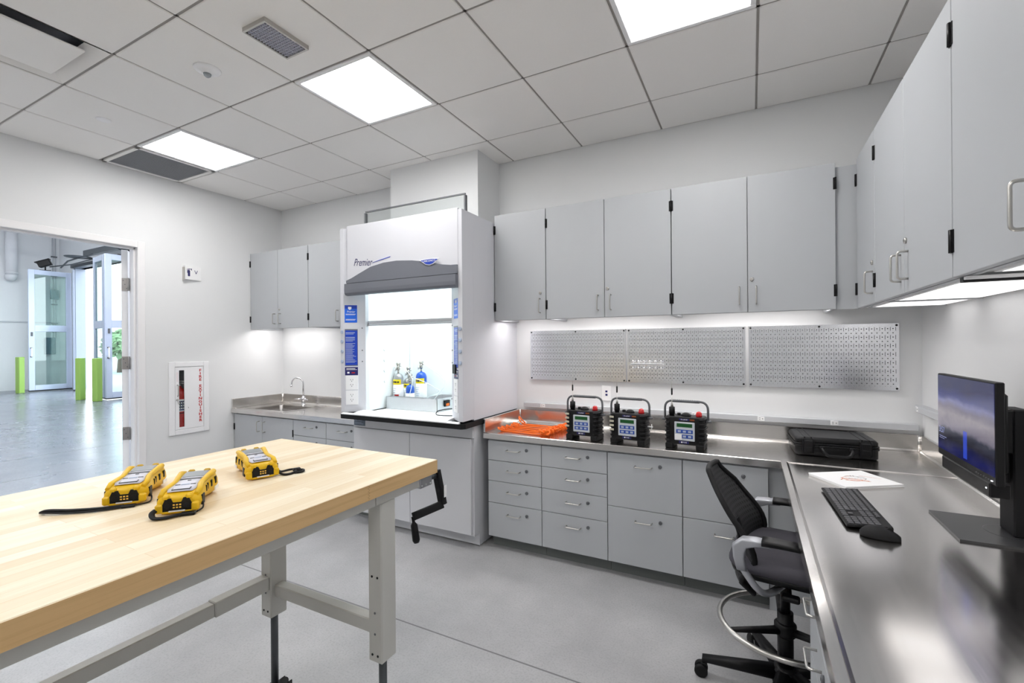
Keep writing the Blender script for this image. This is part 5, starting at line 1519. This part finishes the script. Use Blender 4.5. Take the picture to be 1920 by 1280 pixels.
b = MB().box(-0.116, -0.112, -0.1255, 0.1255, 0.041, 0.641).box(-0.112, 0.0, -0.1255, -0.122, 0.041, 0.641).box(-0.112, 0.0, 0.122, 0.1255, 0.041, 0.641).box(-0.112, 0.0, -0.122, 0.122, 0.041, 0.045).box(-0.112, 0.0, -0.122, 0.122, 0.637, 0.641)
b.build('recess_liner', 'grey', t)

t = thing('fire_extinguisher', 'red fire extinguisher standing inside the white wall cabinet', 'fire extinguisher', (XL - 0.057, 2.405, 0.7055))
MB().lathe([(0.052, 0), (0.054, 0.006), (0.054, 0.33), (0.048, 0.36), (0.03, 0.385), (0.018, 0.392), (0.016, 0.41), (0, 0.41)], n=28).build('tank', 'red', t)
b = MB()
def wrap(b, r, a0, a1, z0, z1, m, n=8):
    vs = []
    for k in range(n + 1):
        a = a0 + (a1 - a0) * k / n
        vs += [(r * math.cos(a), r * math.sin(a), z0), (r * math.cos(a), r * math.sin(a), z1)]
    b.add(vs, [(2 * k, 2 * k + 1, 2 * k + 3, 2 * k + 2) for k in range(n)], m, True)
wrap(b, 0.0545, R(-80), R(50), 0.17, 0.285, 0)
for k in range(4): wrap(b, 0.0548, R(-55), R(20), 0.18 + 0.026 * k, 0.192 + 0.026 * k, 1)
for k in range(3): wrap(b, 0.0548, R(-45 + 20 * k), R(-35 + 20 * k), 0.196, 0.27, 2)
b.build('label_band', ['paper', 'navy', 'grey'], t)
MB().tube([(0.054, 0.02, 0.27), (0.06, 0.045, 0.2), (0.045, 0.05, 0.13)], 0.007, 8).cyl((0, 0, 0.15), (0, 0, 0.158), 0.0555).build('hose', 'black', t)
MB().cyl((0, 0, 0.4), (0, 0, 0.435), 0.013, n=12).box(-0.012, 0.06, -0.008, 0.008, 0.432, 0.44, 0.002).box(-0.012, 0.07, -0.008, 0.008, 0.452, 0.46, 0.002).tube([(0.015, -0.012, 0.425), (0.015, -0.028, 0.425)], 0.012, 12).build('valve_head', 'nickel', t)

t = thing('extinguisher_sign', 'small white projecting sign with an extinguisher pictogram and arrow above the cabinet', 'sign', (XL, 2.47, 2.135))
MB().box(0.001, 0.035, -0.062, -0.056, -0.01, 0.115, 0.001).build('bracket', 'nickel', t)
b = MB()
P = [(0.001, -0.056), (0.075, -0.02), (0.001, 0.11)]
b.prism([(0.0012, -0.055), (0.034, -0.055), (0.036, -0.053), (0.0045, 0.105), (0.0012, 0.105)], 'z', 0.0, 0.13)
sg_ = b.build('sign_body', 'paper', t)
# pictogram and arrow lie on the slanted face
A = Vector((0.036, -0.053, 0)); Bv = Vector((0.0045, 0.105, 0))
dx = (Bv - A).normalized(); nn = Vector((dx.y, -dx.x, 0)); nn = nn if nn.x > 0 else -nn
mm = Matrix((dx, Vector((0, 0, 1)), nn)).transposed().to_4x4(); mm.translation = A + nn * 0.0006
b = MB(); b.T = mm
b.prism(rrect(0.024, 0.046, 0.03, 0.088, 0.006, 3), 'z', 0, 0.0008)
b.box(0.031, 0.039, 0.088, 0.1, 0, 0.0008).box(0.03, 0.058, 0.098, 0.103, 0, 0.0008).prism([(0.05, 0.1), (0.064, 0.108), (0.064, 0.086)], 'z', 0, 0.0008).box(0.018, 0.023, 0.06, 0.1, 0, 0.0008)
b.prism([(0.090, 0.094), (0.0945, 0.094), (0.107, 0.068), (0.1195, 0.094), (0.124, 0.094), (0.1092, 0.06), (0.1048, 0.06)], 'z', 0, 0.0008)
b.build('pictogram', 'ink', sg_)

# ------------------------------------------------------------------ the garage beyond the doorway
GX0, GX1, GY0, GY1 = -23.0, XL - WT, -5.0, 7.35
OXA, OXB, OZ = -21.5, -16.35, 4.3       # bay opening in the outer wall
struct(MB().box(GX0 - 0.2, GX1, GY0 - 0.2, GY1 + 0.2, -0.1, -0.002), 'floor_garage', 'gfloor')
struct(MB().box(GX0 - 0.2, GX0, GY0 - 0.2, GY1 + 0.2, 0, GZ), 'wall_garage_back', 'wall')
struct(MB().box(GX0, GX1, GY0 - 0.2, GY0, 0, GZ), 'wall_garage_front', 'wall')
b = MB().box(GX0, OXA, GY1, GY1 + 0.2, 0, GZ).box(OXB, GX1 + 0.15, GY1, GY1 + 0.2, 0, GZ).box(OXA, OXB, GY1, GY1 + 0.2, OZ, GZ)
struct(b, 'wall_garage_side', 'wall')
b = MB().box(GX1, GX1 + 0.15, YB + WT, GY1, 0, GZ).box(GX1, GX1 + 0.15, YF - WT, YB + WT, 3.401, GZ).box(GX1, GX1 + 0.15, GY0 - 0.2, YF - WT, 0, GZ)
struct(b, 'wall_garage_inner', 'wall')
struct(MB().box(GX0 - 0.2, GX1 + 0.15, GY0 - 0.2, GY1 + 0.2, GZ, GZ + 0.2), 'ceiling_garage', 'white')
b = MB().box(GX0, GX0 + 0.02, GY0, GY1, 2.38, 2.43)
struct(b, 'trim_3', 'rail')
b = MB().box(OXA - 0.03, OXA + 0.09, GY1 - 0.08, GY1 + 0.2, 0, OZ + 0.1).box(OXB - 0.09, OXB + 0.03, GY1 - 0.08, GY1 + 0.2, 0, OZ + 0.1).box(OXA, OXB, GY1 - 0.08, GY1 + 0.2, OZ, OZ + 0.12)
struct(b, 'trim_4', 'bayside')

# four-fold bay door leaves
def bay_leaf(label, hx_, hy_, az, W=1.1, H=4.12, handle=True, mat='bayalu', side=1):
    t = thing('bay_door_leaf', label, 'garage door', (hx_, hy_, 0.02), az, 'folding garage door leaves')
    y0_, y1_ = -0.03, 0.03
    b = MB()
    b.box(0, 0.15, y0_, y1_, 0.03, H, 0.006).box(W - 0.15, W, y0_, y1_, 0.03, H, 0.006)
    for z0_, z1_ in ((0.03, 0.2), (2.02, 2.24), (H - 0.16, H)): b.box(0.15, W - 0.15, y0_, y1_, z0_, z1_, 0.006)
    for x in (0.03, W - 0.03):
        for k in range(22): b.tube([(x, y0_, 0.2 + 0.17 * k), (x, y0_ - 0.003, 0.2 + 0.17 * k)], [0.005, 0.004], 6)
    b.build('frame', mat, t)
    MB().box(0.15, W - 0.15, -0.004, 0.004, 0.2, 2.02).build('lower_pane', 'gglass', t)
    MB().box(0.15, W - 0.15, -0.004, 0.004, 2.24, H - 0.16).build('upper_pane', 'gglass', t)
    MB().box(0, W, -0.02, 0.02, 0.0, 0.035).build('bottom_seal', 'rubber', t)
    if handle:
        for s_ in (-1, 1):
            hb = MB().tube(bend([(0.055, s_ * 0.03, 1.17), (0.055, s_ * 0.09, 1.17), (0.055, s_ * 0.09, 1.46), (0.055, s_ * 0.03, 1.46)], 0.03), 0.018, 8)
            hb.build('handle', 'paper', t)
            MB().tube([(0.055, s_ * 0.03, 1.17), (0.055, s_ * 0.088, 1.17)], 0.022, 8).tube([(0.055, s_ * 0.03, 1.46), (0.055, s_ * 0.088, 1.46)], 0.022, 8).build('handle_post', 'black', t)
            MB().box(0.05, 0.1, s_ * 0.03, s_ * 0.05, 1.86, 2.0, 0.004).build('latch', 'grey', t)
    return t
A1 = bay_leaf('tall glazed bay door leaf standing open at the far side of the bay', -21.6, 6.12, R(90))
bay_leaf('narrow folded bay door leaf behind the far open leaf', -21.42, 7.24, R(-14), 0.36, 4.12, False, 'bayside') if False else None
A2 = bay_leaf('tall glazed bay door leaf standing open nearest the doorway', -16.2, 6.125, R(90))
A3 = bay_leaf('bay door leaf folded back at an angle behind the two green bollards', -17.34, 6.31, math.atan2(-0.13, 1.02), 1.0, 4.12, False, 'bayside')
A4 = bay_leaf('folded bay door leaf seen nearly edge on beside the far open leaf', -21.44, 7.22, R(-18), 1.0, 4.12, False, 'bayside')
def leaf_device(name, label, x, y, z, az):  # unidentified black device fixed on top of a leaf
    t = thing(name, label, 'device', (x, y, z), az, 'black devices on the bay doors')
    MB().cyl((0, 0, -0.06), (0, 0, 0.1), 0.02, n=8).box(-0.14, 0.14, -0.02, 0.02, -0.07, -0.05).build('bracket', 'black', t)
    b = MB(); b.T = Matrix.Rotation(R(-24), 4, 'Y')
    b.box(-0.12, 0.22, -0.09, 0.09, 0.06, 0.27, 0.02).box(-0.16, 0.24, -0.1, 0.1, 0.24, 0.28, 0.01)
    b.build('device_head', 'black', t)
leaf_device('device', 'black tilted floodlight on top of the far open bay door leaf', -21.6, 6.55, 4.215, R(60))
leaf_device('device', 'black tilted floodlight on top of the near open bay door leaf', -16.2, 6.56, 4.215, R(-80))
t = thing('door_operator', 'grey overhead door operator with arms above the bay opening', 'door operator', (-19.6, 6.9, 4.4))
MB().box(-0.1, 3.0, -0.02, 0.12, 0.12, 0.3, 0.01).build('motor_box', 'darkmetal', t)
b = MB()
b.box(-1.9, 3.0, 0.26, 0.42, -0.1, 0.02, 0.01)
b.tube([(-1.85, 0.0, -0.12), (-1.0, -0.1, 0.02), (0.6, 0.0, 0.14)], 0.025, 8).tube([(-1.95, -0.25, -0.12), (-1.0, 0.0, -0.08), (0.4, 0.3, 0.1)], 0.02, 8)
b.lathe([(0.02, 0.08), (0.34, 0.09), (0.36, 0.11), (0.02, 0.13)], (-0.35, -0.05, 0), 18)
b.build('arm', 'darkmetal', t)
for k, (bx_, by_, w) in enumerate(((-21.42, 5.87, 'farthest away by the white wall'), (-16.93, 5.84, 'left of the close pair, its shaded side dark'), (-16.08, 5.9, 'right of the close pair in front of the folded leaf'))):
    t = MB().box(-0.08, 0.08, -0.08, 0.08, 0.0, 1.19, 0.012).build('bollard', 'lime')
    t.location = (bx_, by_, -0.001); t.rotation_euler = (0, 0, R(20))
    tag(t, 'square lime green bollard, ' + w, 'bollard', 'lime green bollards')
t = thing('duct_pipe', 'wide white vertical pipe on the far garage wall', 'pipe', (-22.72, 6.04, 4.0))
MB().tube([(0, 0, 0.0), (0, 0, 1.58)], 0.15, 20).tube([(0, 0, 0.06), (0, 0, 0.1)], 0.165, 20).build('pipe', 'duct', t)
MB().tube(bend([(0, 0, 0.05), (0, 0, -0.02), (-0.12, 0, -0.06)], 0.1), 0.15, 20).build('elbow', 'duct', t)
for (y_, z0_, z1_, l) in ((7.2, 3.27, 3.62, 'small grey electrical box high on the far garage wall, seen through glass'), (7.05, 1.25, 1.86, 'larger grey electrical panel on the far garage wall, seen through glass')):
    t = thing('electrical_panel', l, 'electrical box', (GX0, y_, z0_))
    MB().box(0.001, 0.1, -0.13 if z1_ < 3 else -0.1, 0.16 if z1_ < 3 else 0.11, 0, z1_ - z0_, 0.005).build('box', 'elec', t)
    MB().box(0.1, 0.108, -0.11 if z1_ < 3 else -0.08, 0.14 if z1_ < 3 else 0.09, 0.02, z1_ - z0_ - 0.02, 0.003).build('door', 'elec', t)
for z0_, L_, w in ((1.862, 1.40, 'between the two electrical boxes'), (3.622, 1.94, 'rising from the upper electrical box')):
    t = thing('conduit', 'pair of thin vertical conduits on the far garage wall ' + w, 'conduit', (GX0 + 0.03, 7.22, z0_), 0, 'conduits on the far garage wall')
    for dy in (-0.06, 0.02): MB().cyl((0, dy, 0.0), (0, dy, L_), 0.018, n=8).build('pipe', 'rail', t)
    for z in (0.5, 1.2): MB().box(-0.028, 0.03, -0.1, 0.06, z, z + 0.05).build('strap', 'grey', t)
# garage tube lamps: one is seen, the rest added unseen to light the garage
tl = None
spots = [(-18.5, 4.55, 'only one in view, above the far end of the bay'), (-14.5, 4.55, 'added unseen, second from the far wall'), (-10.5, 4.55, 'added unseen, third from the far wall'), (-6.8, 4.55, 'added unseen, nearest the lab wall'),
         (-18.5, -0.5, 'added unseen, far end of the inner row'), (-13.0, -0.5, 'added unseen, middle of the inner row'), (-8.0, -0.5, 'added unseen, near end of the inner row')]
for x, y, w in spots:
    lab = 'white garage tube lamp, ' + w
    if tl is None:
        tl = thing('tube_light', lab, 'ceiling light', (x, y, 4.8), 0, 'garage tube lamps')
        MB().box(-0.06, 0.06, -1.1, 1.1, 0.02, 0.07, 0.005).cyl((0, -0.9, 0.07), (0, -0.9, 0.8), 0.006, n=6).cyl((0, 0.9, 0.07), (0, 0.9, 0.8), 0.006, n=6).build('housing', 'white', tl)
        MB().box(-0.05, 0.05, -1.08, 1.08, 0.0, 0.02, 0.004).build('lens', 'tube', tl)
    else:
        c = copy_tree(tl); c.location = (x, y, 4.8); c['label'] = lab

# ------------------------------------------------------------------ outside the bay
struct(MB().box(-90, 30, GY1 + 0.2, 90, -0.12, -0.02), 'ground', 'asphalt')
def tree(x, y, h, r, seed, lab):
    rnd = random.Random(seed)
    t = thing('tree', lab, 'tree', (x, y, -0.02), 0, 'trees beyond the bay')
    MB().tube([(0, 0, 0), (0.05, 0, h * 0.35), (0, 0.05, h * 0.7)], [0.16, 0.12, 0.05], 8).build('trunk', 'bark', t)
    b = MB()
    for k in range(420):
        a, e_ = rnd.uniform(0, 2 * PI), math.asin(rnd.uniform(-0.75, 1))
        q = r * rnd.uniform(0.55, 1.0) ** 0.6
        c = Vector((q * math.cos(a) * math.cos(e_), q * math.sin(a) * math.cos(e_), h * 0.62 + q * 1.05 * math.sin(e_)))
        n_ = Vector((rnd.uniform(-1, 1), rnd.uniform(-1, 1), rnd.uniform(-1, 1))).normalized()
        u_ = n_.orthogonal().normalized(); v_ = n_.cross(u_)
        s_ = rnd.uniform(0.12, 0.3)
        b.add([c + u_ * s_, c + v_ * s_ * 0.6, c - u_ * s_, c - v_ * s_ * 0.6], [(0, 1, 2, 3)])
    b.build('crown', 'leafm', t)
for k, (x, y, h, r_, l) in enumerate(((-33.6, 13.4, 2.55, 0.85, 'small pale green tree seen through the near bay door leaf'), (-36.5, 14.8, 2.7, 0.9, 'small green tree farther back beyond the bay'), (-31.8, 13.6, 2.6, 0.8, 'small green tree to the right behind the near bay door glass'))):
    tree(x, y, h, r_, k + 3, l)
b = MB()
rnd = random.Random(5)
b.box(-37.5, -29.0, 15.9, 16.4, 0.0, 0.85)
for k in range(900):
    c = Vector((rnd.uniform(-37.6, -28.9), rnd.uniform(15.75, 16.5), rnd.uniform(0.05, 1.05)))
    n_ = Vector((rnd.uniform(-1, 1), rnd.uniform(-1, 1), rnd.uniform(-1, 1))).normalized()
    u_ = n_.orthogonal().normalized(); v_ = n_.cross(u_); q_ = rnd.uniform(0.08, 0.2)
    b.add([c + u_ * q_, c + v_ * q_ * 0.6, c - u_ * q_, c - v_ * q_ * 0.6], [(0, 1, 2, 3)])
hg = b.build('hedge', 'leafm'); hg.location = (0, 0, -0.02)
tag(hg, 'low clipped green hedge beyond the bay, behind the trees', 'hedge')
